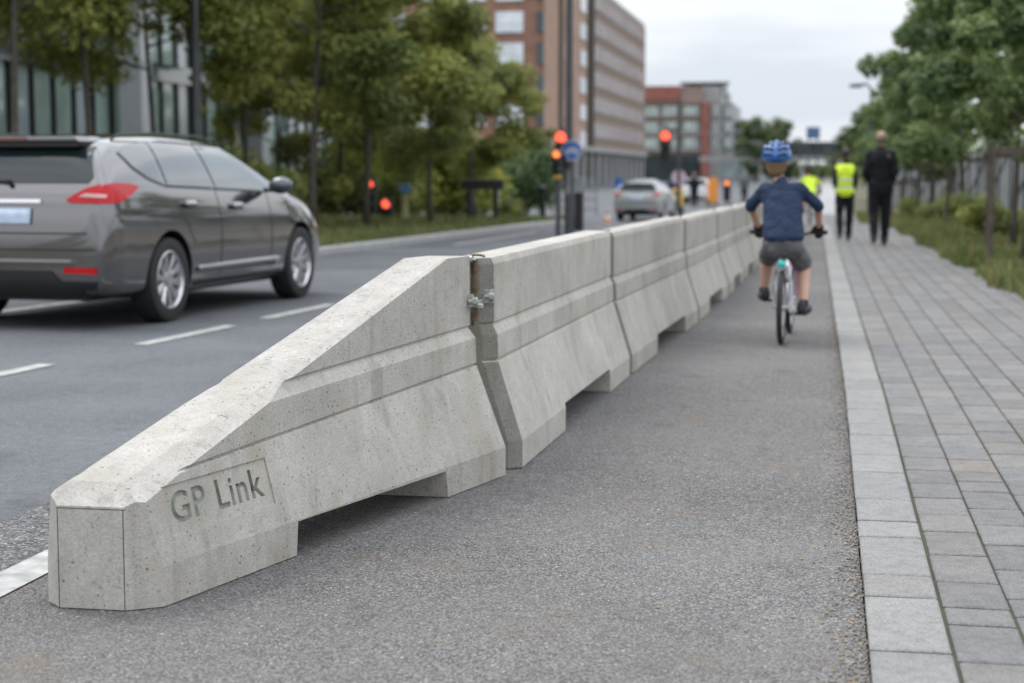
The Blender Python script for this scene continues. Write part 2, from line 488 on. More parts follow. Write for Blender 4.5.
# ---- footpath of pavers
def grassx(y):
    return 1.95 if y < 12 else 1.95 - .02 * (y - 12) if y < 40 else 1.39
sheet('footpath_bed', [(kerbx(0) + .004, -2), (2.3, -2), (2.3, 12), (1.85, 30), (1.6, 90), (kerbx(90) + .004, 90), (kerbx(30) + .004, 30), (kerbx(0) + .004, 9)], .012, M['grout'])
def paver_mesh(name, cols, mt, top, y0=-1, y1=62, lens=(.30, .42), tints=((.33, .335, .34), (.40, .40, .395)), off=0.0, lim=None):
    vs, fs, tc = [], [], []
    rnd = random.Random(len(name) * 31 + 5)
    for (xa, xb) in cols:
        y = y0 - rnd.random() * .35
        while y < y1:
            Ln = rnd.uniform(*lens)
            if rnd.random() < .08: Ln *= .62
            ye = y + Ln
            sh = kerbx(y) - .124
            g_ = .0035 + rnd.random() * .0015
            b_ = .006
            zt = top + rnd.uniform(-.0012, .0012)
            ax, bx = xa + sh + g_ + rnd.uniform(-.001, .001), xb + sh - g_ + rnd.uniform(-.001, .001)
            ge = .007 + rnd.random() * .003
            ay, by = y + ge, ye - ge
            if lim is not None: bx = min(bx, lim(y) + .01 * math.sin(y * 9))
            if bx - ax > .05:
                sk = rnd.uniform(-.003, .003)
                n = len(vs)
                vs += [(ax, ay + sk, top - .03), (bx, ay - sk, top - .03), (bx, by - sk, top - .03), (ax, by + sk, top - .03)]
                vs += [(ax, ay + sk, zt - b_ * .6), (bx, ay - sk, zt - b_ * .6), (bx, by - sk, zt - b_ * .6), (ax, by + sk, zt - b_ * .6)]
                vs += [(ax + b_, ay + b_ + sk, zt), (bx - b_, ay + b_ - sk, zt), (bx - b_, by - b_ - sk, zt), (ax + b_, by - b_ + sk, zt)]
                F = [(n + 8, n + 9, n + 10, n + 11)]
                for k in range(4):
                    k2 = (k + 1) % 4
                    F += [(n + k, n + k2, n + 4 + k2, n + 4 + k), (n + 4 + k, n + 4 + k2, n + 8 + k2, n + 8 + k)]
                fs += F
                t = rnd.random(); w_ = rnd.uniform(-.003, .005)
                c = [a_ + (c_ - a_) * t for a_, c_ in zip(*tints)]
                if rnd.random() < .05 and name == 'footpath': c = [c[0] * 1.04, c[1] * .99, c[2] * .94]
                tc += [(c[0] + w_, c[1], c[2] - w_, 1)] * len(F)
            y = ye
    me = bpy.data.meshes.new(name); me.from_pydata(vs, [], fs)
    at = me.color_attributes.new('tint', 'FLOAT_COLOR', 'CORNER')
    buf = []
    for p, c in zip(me.polygons, tc): buf += list(c) * p.loop_total
    at.data.foreach_set('color', buf)
    return tag(link(name, me, mt), kind='structure')
paver_mesh('kerb_stones', [(.124, .326)], M['kerb'], .026, lens=(.24, .62), tints=((.225, .223, .216), (.272, .268, .26)), y1=90)
cols = []; x = .330
for k in range(11):
    w_ = .178; cols.append((x, x + w_)); x += w_
paver_mesh('footpath', cols, M['paver'], .022, lens=(.27, .36), tints=((.160, .158, .155), (.208, .205, .200)), lim=lambda y: grassx(y), y1=75)
sheet('verge', [(2.0, -10), (60, -10), (60, 400), (1.0, 400), (1.0, 90), (1.36, 60), (1.40, 38), (1.66, 26), (1.92, 13), (2.0, 11)], .018, M['soil'])
sheet('footpath_far', [(-.35, 74), (1.0, 74), (1.0, 300), (-.4, 300)], .02, M['plaza'])

# ---- grass
def grass(name, label, n, fx, y0, y1, h=(.05, .16), w=.006, cols_=((.08, .125, .03), (.24, .24, .10)), dens=None, z=.02, big=0):
    vs, fs, tc = [], [], []
    rnd = random.Random(len(name) + n)
    cnt = 0
    while cnt < n:
        y = y0 + (y1 - y0) * rnd.random() ** 1.5
        lo, hi = fx(y)
        x = rnd.uniform(lo, hi)
        k = noise.noise(Vector((x * 1.1, y * .6, 3)))
        if k < -.28 and rnd.random() < .75: cnt += .3; continue
        cnt += 1
        hh = rnd.uniform(*h) * (1 + 1.1 * max(0, k)) * (1 + big * max(0, noise.noise(Vector((x * 2.1, y * 1.2, 9)))))
        a = rnd.random() * 2 * PI
        ww = w * (1 + y / 22)
        d = Vector((math.cos(a), math.sin(a), 0)) * ww
        lean = Vector((rnd.gauss(0, .35), rnd.gauss(0, .35), 0)) * hh
        p = Vector((x, y, z))
        i = len(vs)
        vs += [p - d, p + d, p + lean * .4 + d * .7 + Vector((0, 0, hh * .6)), p + lean * .4 - d * .7 + Vector((0, 0, hh * .6)), p + lean + Vector((0, 0, hh))]
        fs += [(i, i + 1, i + 2, i + 3), (i + 3, i + 2, i + 4)]
        t = min(1, max(0, rnd.gauss(.45 + .5 * noise.noise(Vector((x * .5, y * .3, 0))), .22)))
        c = [a_ + (b_ - a_) * t for a_, b_ in zip(*cols_)]
        if rnd.random() < .12: c = [.22, .17, .08]
        tc += [tuple(c) + (1,)] * 2
    me = bpy.data.meshes.new(name); me.from_pydata([tuple(v) for v in vs], [], fs)
    at = me.color_attributes.new('tint', 'FLOAT_COLOR', 'CORNER'); buf = []
    for p, c in zip(me.polygons, tc): buf += list(c) * p.loop_total
    at.data.foreach_set('color', buf)
    return tag(link(name, me, M['grass']), label, 'grass', kind='stuff')
grass('grass', 'rough grass and weeds beside the paved footpath under the staked trees', 60000, lambda y: (grassx(y) + .05 * math.sin(y * 1.3) + .04 * math.sin(y * 3.1) - .10, min(7, 2.6 + y * .09)), 11, 75, big=1.2, z=.018)
grass('grass', 'mown grass verge across the road under the young street trees', 42000, lambda y: (roadleft(y) - 7.5 - .04 * y, roadleft(y) - .16), 17, 41, h=(.04, .13), w=.006, z=.085, cols_=((.075, .14, .03), (.27, .25, .12)), big=.8)

# grit and dead leaves gathered against the kerb
vs, fs = [], []
mb = MB()
rnd = random.Random(3)
for i in range(2600):
    y = 3.2 + 11 * rnd.random() ** 1.5
    x = kerbx(y) - abs(rnd.gauss(0, .022 + .02 * (noise.noise(Vector((0, y * 3, 0))) + 1))) + .006
    s_ = rnd.uniform(.0018, .0052)
    mx = Matrix.Translation((x, y, .003 + s_ * .5)) @ Matrix.Rotation(rnd.random() * 6, 4, Vector((rnd.random(), rnd.random(), 1)).normalized()) @ Matrix.Diagonal((s_, s_ * rnd.uniform(.6, 1.2), s_ * .7, 1))
    bmesh.ops.create_icosphere(mb.bm, subdivisions=1, radius=1, matrix=mx)
tag(mb.build('grit', mat('grit_stone', (.16, .13, .10), .9, col2=(.36, .34, .31), scale=60)), 'loose grit gathered along the edge of the kerb stones', 'grit', kind='stuff')
mb = MB()
for i in range(420):
    y = 3.3 + 12 * rnd.random() ** 1.4
    x = kerbx(y) - abs(rnd.gauss(0, .11)) - .01 if rnd.random() < .75 else rnd.uniform(-1.4, .1)
    s_ = rnd.uniform(.004, .012); a = rnd.random() * 6.28
    u = Vector((math.cos(a), math.sin(a), rnd.uniform(-.15, .15))) * s_; v = Vector((-math.sin(a), math.cos(a), rnd.uniform(-.2, .2))) * s_ * .5
    c = Vector((x, y, .006))
    mb.bm.faces.new([mb.bm.verts.new(c + q) for q in (-u, -v, u * .9, v)])
tag(mb.build('leaf_litter', mat('dry_leaf', (.17, .10, .04), .8, col2=(.34, .22, .10), scale=40)), 'scattered small dry leaves on the cycle lane asphalt', 'leaves', kind='stuff')

# ------------------------------------------------------------------ concrete barriers
GRP = 'concrete barriers in a row between road and cycle lane'
def lerp(a, b_, t): return a + (b_ - a) * t

def loft(sections, cap=True):
    """sections: list of lists of Vectors (closed outlines, same count)"""
    bm = bmesh.new()
    rings = [[bm.verts.new(p) for p in s] for s in sections]
    n = len(rings[0])
    for a, b_ in zip(rings, rings[1:]):
        for k in range(n):
            bm.faces.new((a[k], a[(k + 1) % n], b_[(k + 1) % n], b_[k]))
    if cap:
        bm.faces.new(rings[0]); bm.faces.new(rings[-1])
    bmesh.ops.recalc_face_normals(bm, faces=bm.faces)
    return bm

def soften(o, w=.006, seg=2, ang=.35):
    bm = bmesh.new(); bm.from_mesh(o.data)
    bmesh.ops.remove_doubles(bm, verts=bm.verts, dist=.0004)
    bm.to_mesh(o.data); bm.free()
    md = o.modifiers.new('b', 'BEVEL'); md.width = w; md.segments = seg; md.limit_method = 'ANGLE'; md.angle_limit = ang; md.harden_normals = False
    realise(o)
    return o

# --- the terminal unit: wedge-shaped nose
Y0, Y1 = 4.222, 6.43
def sec1(Y):
    t = (Y - Y0) / (Y1 - Y0)
    c = lerp(-1.925, -1.425, t)
    f, s2, up = lerp(.166, .222, t), lerp(.128, .106, t), lerp(.104, .080, t)
    z2, z1 = lerp(.336, .430, t), lerp(.495, .580, t)
    return c, [(f, 0), (f, .11), (s2 + .002, z2 - .004), (s2 - .008, z2), (s2 - .008, z2 + .005), (s2 + .001, z2 + .009), (s2 - .002, z1 - .045), (up - .006, z1 - .005), (up - .006, z1), (up + .001, z1 + .005), (up, .95)]
def near1(Y, z):
    c, pr = sec1(Y)
    pr = [pr[0], pr[1], pr[2]]
    for (a, za), (b_, zb) in zip(pr, pr[1:]):
        if za <= z <= zb: return Vector((c + lerp(a, b_, (z - za) / (zb - za)), Y, z))
secs = []
for i in range(25):
    Y = lerp(Y0, Y1, i / 24)
    c, pr = sec1(Y)
    secs.append([Vector((c + a, Y, z)) for a, z in pr] + [Vector((c - a, Y, z)) for a, z in reversed(pr)])
bm = loft(secs)
def clip(co, no):
    r = bmesh.ops.bisect_plane(bm, geom=bm.verts[:] + bm.edges[:] + bm.faces[:], plane_co=co, plane_no=no, clear_outer=True)
    es = [e for e in r['geom_cut'] if isinstance(e, bmesh.types.BMEdge)]
    bmesh.ops.contextual_create(bm, geom=es)
bmesh.ops.triangulate(bm, faces=bm.faces)
slope = math.atan2(.855 - .336, 6.23 - 4.3)
rn = Vector((0, -math.sin(slope), math.cos(slope)))
rp = Vector((-1.94, 4.3, .336))
clip(rp, rn)                                           # the ramp
clip(Vector((0, 0, .852)), Vector((0, 0, 1)))          # the crest
clip(Vector((0, 4.222, .281)), Vector((0, -.56, .78)).normalized())   # nose bevel
# bevels along both edges of the ramp and the crest
ax = Vector((.2357, 1, 0)).normalized()
side = Vector((ax.y, -ax.x, 0))
for sgn, p0 in ((1, Vector((-1.864, 4.3, .336))), (-1, Vector((-2.02, 4.3, .332)))):
    e = Vector((.242 if sgn > 0 else .24, 1.0, math.tan(slope))).normalized()
    nn = (side * sgn * 1.0 + Vector((0, 0, 2.5)))
    nn = (nn - e * nn.dot(e)).normalized()
    clip(p0, nn)
for p, nrm in ((Vector((-1.832, 4.222, 0)), Vector((.55, -.84, 0))), (Vector((-2.022, 4.222, 0)), Vector((-.70, -.71, 0)))):
    clip(p, nrm.normalized())
bmesh.ops.recalc_face_normals(bm, faces=bm.faces)
me = bpy.data.meshes.new('barrier_end')
bm.to_mesh(me); bm.free()
org = Vector((-1.68, 5.3, 0))
me.transform(Matrix.Translation(-org))
b1 = link('concrete_barrier', me, [M['concrete'], M['engraved']])
b1.location = org
bpy.context.view_layer.update()
def helper(mbx, name='helper', mt=None):
    return mbx.build(name, mt or M['concrete'])
c1 = helper(MB().prism([(4.935, -.05), (5.955, -.05), (5.93, .098), (4.95, .105)], -3.2, 0, 'YZ'))
b1 = cut(b1, [c1])
soften(b1, .005)
# sunk plaque and lettering
def on_face(u_, v_, w_):
    """plaque coordinates (along, up, outwards) -> world, following the gently twisted face"""
    Yp = 4.335 + u_; z = .178 + v_
    p = near1(Yp, z)
    du = near1(Yp + .01, z) - near1(Yp - .01, z); dv = near1(Yp, z + .01) - near1(Yp, z - .01)
    return p + du.cross(dv).normalized() * w_
pl = MB(); pl.box((.26, .07, .012), (.522, .140, .035))
bmesh.ops.subdivide_edges(pl.bm, edges=pl.bm.edges[:], cuts=7, use_grid_fill=True)
for v_ in pl.bm.verts: v_.co = on_face(*v_.co)
plo = helper(pl)
tcu = bpy.data.curves.new('text', 'FONT'); tcu.body = 'GP Link'; tcu.size = .118; tcu.extrude = .02; tcu.space_character = 1.08; tcu.resolution_u = 6; tcu.offset = .0022
to = bpy.data.objects.new('text', tcu); COL.objects.link(to)
dg = bpy.context.evaluated_depsgraph_get(); dg.update()
tme = bpy.data.meshes.new_from_object(to.evaluated_get(dg)); bpy.data.objects.remove(to, do_unlink=True)
xs = [v_.co.x for v_ in tme.vertices]; kx = .455 / (max(xs) - min(xs)); x0_ = min(xs)
for v_ in tme.vertices:
    v_.co = on_face(.030 + (v_.co.x - x0_) * kx, .034 + v_.co.y, -.0150 if v_.co.z < 0 else .02)
tme.materials.clear()
tbm = bmesh.new(); tbm.from_mesh(tme); bmesh.ops.remove_doubles(tbm, verts=tbm.verts, dist=1e-5); bmesh.ops.recalc_face_normals(tbm, faces=tbm.faces); tbm.to_mesh(tme); tbm.free()
txo = link('helper', tme, M['engraved'])
b1 = cut(b1, [plo]); b1 = cut(b1, [txo])
b1.name = 'concrete_barrier'; b1.location.z = .005
# fine casting seam across the ramp is part of the mesh: a shallow saw cut
se = MB(); sp = Vector((0, 4.757, .336 + (4.757 - 4.3) * math.tan(slope)))
ex = Vector((0, math.cos(slope), math.sin(slope)))
rotm = Matrix((Vector((1, 0, 0)), ex, rn)).transposed()
se.box(sp + Vector((-1.83, 0, 0)), (.21, .003, .008), rot=rotm)
b1 = cut(b1, [helper(se)])
for (xa_, xb_, z0_, z1_) in ((-2.0225, -2.0195, -.01, .281), (-1.8345, -1.8315, -.01, .281)):   # mould seams on the nose
    s1_ = MB(); s1_.box(((xa_ + xb_) / 2, 4.222, (z0_ + z1_) / 2), (xb_ - xa_, .012, z1_ - z0_)); b1 = cut(b1, [helper(s1_, mt=M['engraved'])])
s1_ = MB(); s1_.box((-1.925, 4.222, .279), (.24, .010, .003)); b1 = cut(b1, [helper(s1_, mt=M['engraved'])])
tag(b1, 'pale concrete barrier end unit with sloping nose and sunk GP Link lettering', 'barrier', GRP)

# --- standard units
def unit_mesh(Lg):
    pr = [(.200, 0), (.200, .11), (.102, .424), (.092, .428), (.092, .434), (.101, .438), (.098, .532), (.079, .572), (.079, .577), (.085, .582), (.083, .812), (.070, .838)]
    def sec(y, inset):
        q = [(a - inset, z) for a, z in pr]
        return [Vector((a, y, z)) for a, z in q] + [Vector((-a, y, z)) for a, z in reversed(q)]
    bm = loft([sec(0, .052), sec(.040, 0), sec(Lg - .040, 0), sec(Lg, .052)])
    me = bpy.data.meshes.new('barrier_unit'); bm.to_mesh(me); bm.free()
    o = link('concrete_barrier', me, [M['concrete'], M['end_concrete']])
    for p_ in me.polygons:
        if p_.center.y < .03 and abs(p_.normal.z) < .6: p_.material_index = 1          # grime and painted joint shade on the end face and its chamfer
    c = MB(); a0, a1 = Lg * .32, Lg * .76
    c.prism([(a0, -.05), (a1, -.05), (a1 - .03, .125), (a0 + .01, .125)], -.5, .5, 'YZ')
    cut(o, [helper(c)])
    soften(o, .006)
    return o
foot = [(-1.168, 6.565), (-1.09, 9.83), (-.958, 13.44), (-.885, 16.4), (-.848, 18.75), (-.81, 21.0), (-.76, 23.6), (-.70, 26.4), (-.65, 29.2), (-.60, 32), (-.56, 34.8)]
which = ['second concrete barrier in the row, bolted to the lettered end unit, with rust-stained end',
         'third concrete barrier counted from the sloping end unit, clean and unlettered',
         'fourth concrete barrier counted from the sloping end unit',
         'fifth concrete barrier from the sloping end unit, just left of the child on the bicycle',
         'sixth concrete barrier from the sloping end unit, beside the left hand of the cycling child',
         'seventh concrete barrier from the sloping end unit, partly behind the cycling child',
         'eighth concrete barrier from the sloping end unit, mostly behind the cycling child',
         'ninth concrete barrier from the sloping end unit, seen past the cycling child',
         'tenth concrete barrier from the sloping end unit, far down the lane',
         'eleventh and last concrete barrier of the row, farthest from the camera']
units = []
for i, ((xa, ya), (xb, yb)) in enumerate(zip(foot, foot[1:])):
    d = Vector((xb - xa, yb - ya, 0)); Lg = d.length
    o = unit_mesh(Lg - .045)
    ang = math.atan2(-d.x, d.y)
    o.rotation_euler = (0, 0, ang)
    left = Vector((-d.y, d.x, 0)).normalized() * .2
    o.location = Vector((xa, ya, .005)) + left
    hk = 1 - .085 * min(1, i / 5)
    o.data.transform(Matrix.Diagonal((1, 1, hk, 1)))
    tag(o, which[i], 'barrier', GRP); units.append(o)

# --- steel coupling at the first joint: bolts and a rod, part of the second unit
b2 = units[0]
def coup(name, mbx, mt):
    o = mbx.build(name, mt, b2, smooth=True)
    o.matrix_parent_inverse = (Matrix.Translation(b2.location) @ Matrix.Rotation(b2.rotation_euler.z, 4, 'Z')).inverted()
    return o
cxn = -1.335
q = MB()
q.cyl((cxn, 6.49, .60), (cxn, 6.49, .845), .011, n=12)
q.cyl((cxn - .014, 6.505, .58), (cxn - .014, 6.505, .85), .007, n=8)
coup('coupling_rod', q, M['rust'])
q = MB()
q.box((cxn - .03, 6.5, .842), (.075, .11, .008)); q.bevel(.002, 1); coup('coupling_plate', q, M['steel']); q = MB()
q.box((cxn - .01, 6.42, .685), (.035, .008, .05)); q.box((cxn + .03, 6.585, .69), (.045, .010, .055))
q.box((cxn + .012, 6.50, .672), (.014, .17, .018)); q.bevel(.002, 1)
coup('coupling_bracket', q, M['steel'])
for (bx, by, bz, r_) in ((cxn + .020, 6.41, .683, .017), (cxn + .052, 6.575, .69, .016), (cxn - .008, 6.44, .845, .014), (cxn + .03, 6.46, .66, .012)):
    q = MB(); q.cyl((bx - .03, by, bz), (bx + .008, by, bz), r_ * .55, n=12); q.cyl((bx - .008, by, bz), (bx + .006, by, bz), r_, n=6); q.cyl((bx - .011, by, bz), (bx - .008, by, bz), r_ * 1.3, n=14)
    coup('bolt', q, M['steel'])
q = MB(); q.tube([(-1.30 - .1 * t, 6.50 + .01 * math.sin(7 * t), .853 + .005 * math.sin(5 * t)) for t in [i / 6 for i in range(7)]], .005, 6)
coup('coupling_wire', q, M['rust'])
for i in (1, 2, 3, 4):                                   # thin steel bars in the following joints
    u_ = units[i]
    q = MB(); q.cyl((.045, -.010, .50), (.045, -.010, .835), .007, n=8); q.box((.02, -.010, .838), (.10, .03, .006))
    q.build('coupling_bar', M['rust'], u_)
# ------------------------------------------------------------------ cars
def grid_patch(poly, step=.05):
    """flat polygon (u,v) cut into small cells"""
    bm = bmesh.new()
    bm.faces.new([bm.verts.new((a, b_, 0)) for a, b_ in poly])
    us = [p[0] for p in poly]; vs_ = [p[1] for p in poly]
    for lo, hi, no in ((min(us), max(us), Vector((1, 0, 0))), (min(vs_), max(vs_), Vector((0, 1, 0)))):
        x = lo + step
        while x < hi - 1e-4:
            bmesh.ops.bisect_plane(bm, geom=bm.verts[:] + bm.edges[:] + bm.faces[:], plane_co=no * x, plane_no=no)
            x += step
    return bm

def car_body_mesh():
    st = [  # s, top, bottom, halfwidth, half-width of the roof pull
        (0.00, .70, .36, .80), (0.015, .84, .31, .835), (.04, .98, .28, .865), (.07, 1.07, .26, .885), (.12, 1.19, .25, .895), (.18, 1.30, .24, .90), (.26, 1.395, .23, .905),
        (.38, 1.435, .22, .905), (.5, 1.455, .21, .91), (.8, 1.475, .20, .915), (1.2, 1.49, .19, .915), (1.6, 1.495, .19, .915), (2.0, 1.485, .19, .915), (2.4, 1.46, .19, .915),
        (2.62, 1.42, .19, .915), (2.85, 1.31, .19, .915), (3.1, 1.18, .19, .913), (3.3, 1.06, .19, .91), (3.42, 1.02, .19, .908), (3.7, .97, .20, .90), (4.0, .90, .21, .88), (4.2, .79, .22, .845),
        (4.35, .70, .24, .79), (4.44, .60, .27, .72), (4.48, .52, .31, .64)]
    rings = []
    for s_, T, B, Wd in st:
        belt = .985 + .10 * max(0, 1 - s_ / 3.2)
        zb = min(belt, T - .05)
        g = T - zb
        lo = B + (zb - B) * .12
        k = min(1, g / .3)
        pts = [(0, B), (.6 * Wd, B), (.93 * Wd, B + .01), (.97 * Wd, lo + .02), (.992 * Wd, B + (zb - B) * .36), (1.003 * Wd, B + (zb - B) * .62), (.985 * Wd, B + (zb - B) * .80), (.935 * Wd, zb)]
        wb = .935 * Wd
        pts += [(wb - .10 * g - .012, zb + .26 * g), (wb - .26 * g - .02, zb + .58 * g), (wb - .42 * g - .025, zb + .82 * g), (wb - .56 * g - .05, zb + .94 * g), (wb * .55, zb + .99 * g), (wb * .28, T - .003), (0, T)]
        full = [Vector((s_, -a, z)) for a, z in pts] + [Vector((s_, a, z)) for a, z in reversed(pts[1:-1])]
        rings.append(full)
    return loft(rings)

def make_car(name, paint, label, cat='car'):
    root = empty(name, (0, 0, 0), 0, label, cat)
    bm = car_body_mesh()
    body = MB(); body.bm.free(); body.bm = bm
    b = body.build('body', [paint], None)
    b.data.materials.append(M['black'])
    md = b.modifiers.new('s', 'SUBSURF'); md.levels = 2; md.render_levels = 2
    realise(b)
    XR, XF, WR = .98, 3.63, .335
    cs_ = []
    for x in (XR, XF):
        for sg in (-1, 1):
            q = MB(); q.cyl((x, sg * .62, WR + .005), (x, sg * 1.1, WR + .005), .385, n=40)
            cs_.append(q.build('helper', M['black']))
    q = MB(); q.box((-.2, 0, .2), (.8, .0, .0)) if False else None
    cut(b, cs_)
    b.data.polygons.foreach_set('use_smooth', [True] * len(b.data.polygons))
    b.data.set_sharp_from_angle(angle=R(28))
    b.parent = root
    bvh_bm = bmesh.new(); bvh_bm.from_mesh(b.data); bvh = BVHTree.FromBMesh(bvh_bm)
    def proj(nm, poly, view, mt, off=.006, parent=root, step=.06, label=None, thick=0, smooth='full'):
        """view R: (s,z) seen from the right; L from the left; B: (y,z) from behind; F from the front; T from above (s,y)"""
        g = grid_patch(poly, step)
        bad = []
        for v in g.verts:
            a, b_ = v.co.x, v.co.y
            o_, d_ = {'R': (Vector((a, -2, b_)), Vector((0, 1, 0))), 'L': (Vector((a, 2, b_)), Vector((0, -1, 0))),
                      'B': (Vector((-2, a, b_)), Vector((1, 0, 0))), 'F': (Vector((7, a, b_)), Vector((-1, 0, 0))), 'T': (Vector((a, b_, 3)), Vector((0, 0, -1)))}[view]
            h, n_, i_, dist = bvh.ray_cast(o_, d_)
            if h is None: bad.append(v); continue
            v.co = h + n_ * off
        if bad: bmesh.ops.delete(g, geom=bad, context='VERTS')
        if thick:
            r = bmesh.ops.solidify(g, geom=g.faces[:], thickness=thick)
        q_ = MB(); q_.bm.free(); q_.bm = g
        o = q_.build(nm, mt, parent, smooth=smooth)
        if label: o['label'] = label
        return o
    gl = M['car_glass']
    for vw in ('R', 'L'):
        gl = M['side_glass']
        proj('window', [(1.92, 1.045), (2.86, 1.015), (3.02, 1.035), (2.74, 1.23), (2.48, 1.385), (2.30, 1.405), (1.94, 1.425)], vw, gl)
        proj('window', [(1.05, 1.075), (1.86, 1.05), (1.88, 1.425), (1.40, 1.43), (1.12, 1.41)], vw, gl)
        proj('window', [(.52, 1.33), (.62, 1.22), (.78, 1.135), (1.0, 1.08), (1.07, 1.41), (.90, 1.40), (.68, 1.38)], vw, gl)
        proj('window_trim', [(.50, 1.32), (.60, 1.205), (.77, 1.118), (1.02, 1.06), (2.90, .995), (2.90, 1.008), (1.02, 1.074), (.78, 1.132), (.612, 1.215), (.515, 1.33)], vw, M['black'], .004)
        for sx in (1.89, 2.93):                                   # door shut lines
            proj('door_seam', [(sx, .33), (sx + .012, .33), (sx + .012, 1.03), (sx, 1.03)], vw, M['black'], .002, step=.04)
        proj('door_seam', [(1.40, .60), (1.412, .60), (1.13, .95), (1.118, .95)], vw, M['black'], .002, step=.04)
        proj('door_handle', [(1.24, .915), (1.43, .91), (1.43, .945), (1.24, .95)], vw, paint, .03, thick=.02)
        proj('door_handle', [(2.12, .885), (2.32, .88), (2.32, .915), (2.12, .92)], vw, paint, .03, thick=.02)
        proj('crease_highlight_strip', [(1.45, .385), (3.0, .375), (3.12, .42), (3.0, .43), (1.45, .425)], vw, M['crease_highlight'], .018, thick=.015)  # added pale strip stands in for sky reflected on the lower door crease
        proj('sill', [(1.42, .215), (3.2, .215), (3.2, .29), (1.42, .29)], vw, M['black'], .006)
    gl = M['car_glass']
    proj('windscreen', [(2.66, -.62), (3.30, -.70), (3.30, .70), (2.66, .62)], 'T', gl, .006)
    proj('rear_window', [(-.70, 1.095), (.70, 1.095), (.735, 1.14), (.65, 1.365), (-.65, 1.365), (-.735, 1.14)], 'B', gl)
    sp = MB(); sp.prism([(-.60, 1.405), (.60, 1.405), (.57, 1.445), (-.57, 1.445)], .13, .50, 'YZ'); sp.bevel(.012, 2)
    sp.build('roof_spoiler', paint, root, smooth=True)
    q = MB(); q.prism([(-.58, 1.368), (.58, 1.368), (.59, 1.402), (-.59, 1.402)], .16, .45, 'YZ'); q.build('spoiler_underside', M['black'], root)
    q = MB(); q.box((.128, 0, 1.425), (.01, .34, .018)); q.build('brake_lamp', M['dark_red'], root)
    # tail lights wrap round the corner
    for sg, vw in ((-1, 'R'), (1, 'L')):
        proj('tail_light', [(sg * .54, .97), (sg * .57, .95), (sg * .88, .945), (sg * .88, 1.075), (sg * .82, 1.09), (sg * .70, 1.06), (sg * .60, 1.01)], 'B', M['tail_red'], .012, step=.04)
        proj('tail_light', [(.04, .945), (.20, .95), (.36, .985), (.58, 1.065), (.46, 1.088), (.30, 1.096), (.18, 1.093), (.10, 1.08), (.05, 1.0)], vw, M['tail_red'], .012, step=.04)
        proj('tail_light_lens', [(sg * .64, .995), (sg * .84, .985), (sg * .84, 1.01), (sg * .70, 1.018)], 'B', M['tail_clear'], .018, step=.04)
        proj('rear_reflector', [(sg * .52, .435), (sg * .80, .43), (sg * .80, .475), (sg * .54, .48)], 'B', M['tail_red'], .01, step=.04)
        proj('headlight', [(3.98, .66), (4.34, .62), (4.30, .70), (4.05, .78)], vw, M['tail_clear'], .01, step=.04)
        q = MB()                                                  # mirror
        q.ball((2.86, sg * 1.03, 1.06), (.075, .115, .075), 3); q.box((2.88, sg * .93, 1.02), (.07, .12, .04))
        q.build('mirror', M['mirror_shell'], root, smooth='full')
        q = MB(); pts = [(.62, sg * .60, 1.43), (.72, sg * .60, 1.462), (1.2, sg * .615, 1.485), (2.0, sg * .615, 1.478), (2.4, sg * .60, 1.448), (2.5, sg * .595, 1.42)]
        q.tube(pts, .010, 8); q.build('roof_rail', M['black'], root, smooth='full')
    proj('lower_bumper', [(-.76, .27), (.76, .27), (.80, .37), (.50, .375), (.42, .45), (-.42, .45), (-.50, .375), (-.80, .37)], 'B', M['black'], .012)
    proj('bumper_seam', [(-.80, .60), (.80, .60), (.80, .612), (-.80, .612)], 'B', M['black'], .004)
    proj('bumper_seam', [(-.72, .72), (.72, .72), (.72, .733), (-.72, .733)], 'B', M['black'], .004)
    q = MB(); q.prism([(-.62, .50), (.62, .50), (.60, .535), (-.60, .535)], -.03, .05, 'YZ'); q.bevel(.01, 2); q.build('bumper_step', paint, root, smooth=True)
    proj('number_plate', [(-.26, .80), (.26, .80), (.26, .91), (-.26, .91)], 'B', M['plate'], .016, thick=.006)
    proj('tailgate_strip', [(-.34, .95), (.34, .95), (.33, .975), (-.33, .975)], 'B', M['chrome'], .012)
    q = MB(); q.cyl((.05, -.05, 1.11), (.08, .38, 1.14), .008, n=8); q.cyl((.03, -.05, 1.10), (.12, -.05, 1.105), .02, n=10); q.build('rear_wiper', M['black'], root)
    q = MB(); q.tube([(1.5, 0, 1.49), (1.45, 0, 1.56)], .004, 6)
    # underbody
    q = MB(); q.box((2.2, 0, .26), (3.9, 1.2, .1)); q.build('underbody', M['black'], root)
    # wheels
    first = None
    for x in (XR, XF):
        for sg in (-1, 1):
            if first is None:
                w = empty('wheel', (0, 0, 0)); w.parent = root
                q = MB(); q.lathe([(.235, -.10), (.30, -.105), (.325, -.095), (.335, -.06), (.335, .06), (.325, .095), (.30, .105), (.235, .10)], (0, 0, 0), 'Y', 48)
                q.build('tyre', M['rubber'], w, smooth=True)
                q = MB(); q.lathe([(.238, -.09), (.222, -.10), (.212, -.085), (.208, .08), (.238, .09)], (0, 0, 0), 'Y', 40)
                for k in range(10):
                    a = 2 * PI * k / 10
                    ca, sa = math.cos(a), math.sin(a)
                    for da in (-.09, .09):
                        p1 = Vector((.215 * math.cos(a + da), -.075, .215 * math.sin(a + da)))
                        q.cyl(Vector((.05 * ca, -.06, .05 * sa)), p1, .016, .011, n=6)
                q.cyl((0, -.09, 0), (0, -.02, 0), .055, n=20)
                q.build('rim', M['alu'], w, smooth=True)
                q = MB(); q.cyl((0, -.03, 0), (0, .0, 0), .14, n=28); q.build('brake_disc', M['steel'], w)
                first = w
            else:
                w = copy_tree(first, root)
            w.location = (x, sg * .80, WR)
            w.rotation_euler = (0, random.random() * .5, 0 if sg < 0 else PI)
    bvh_bm.free()
    return root

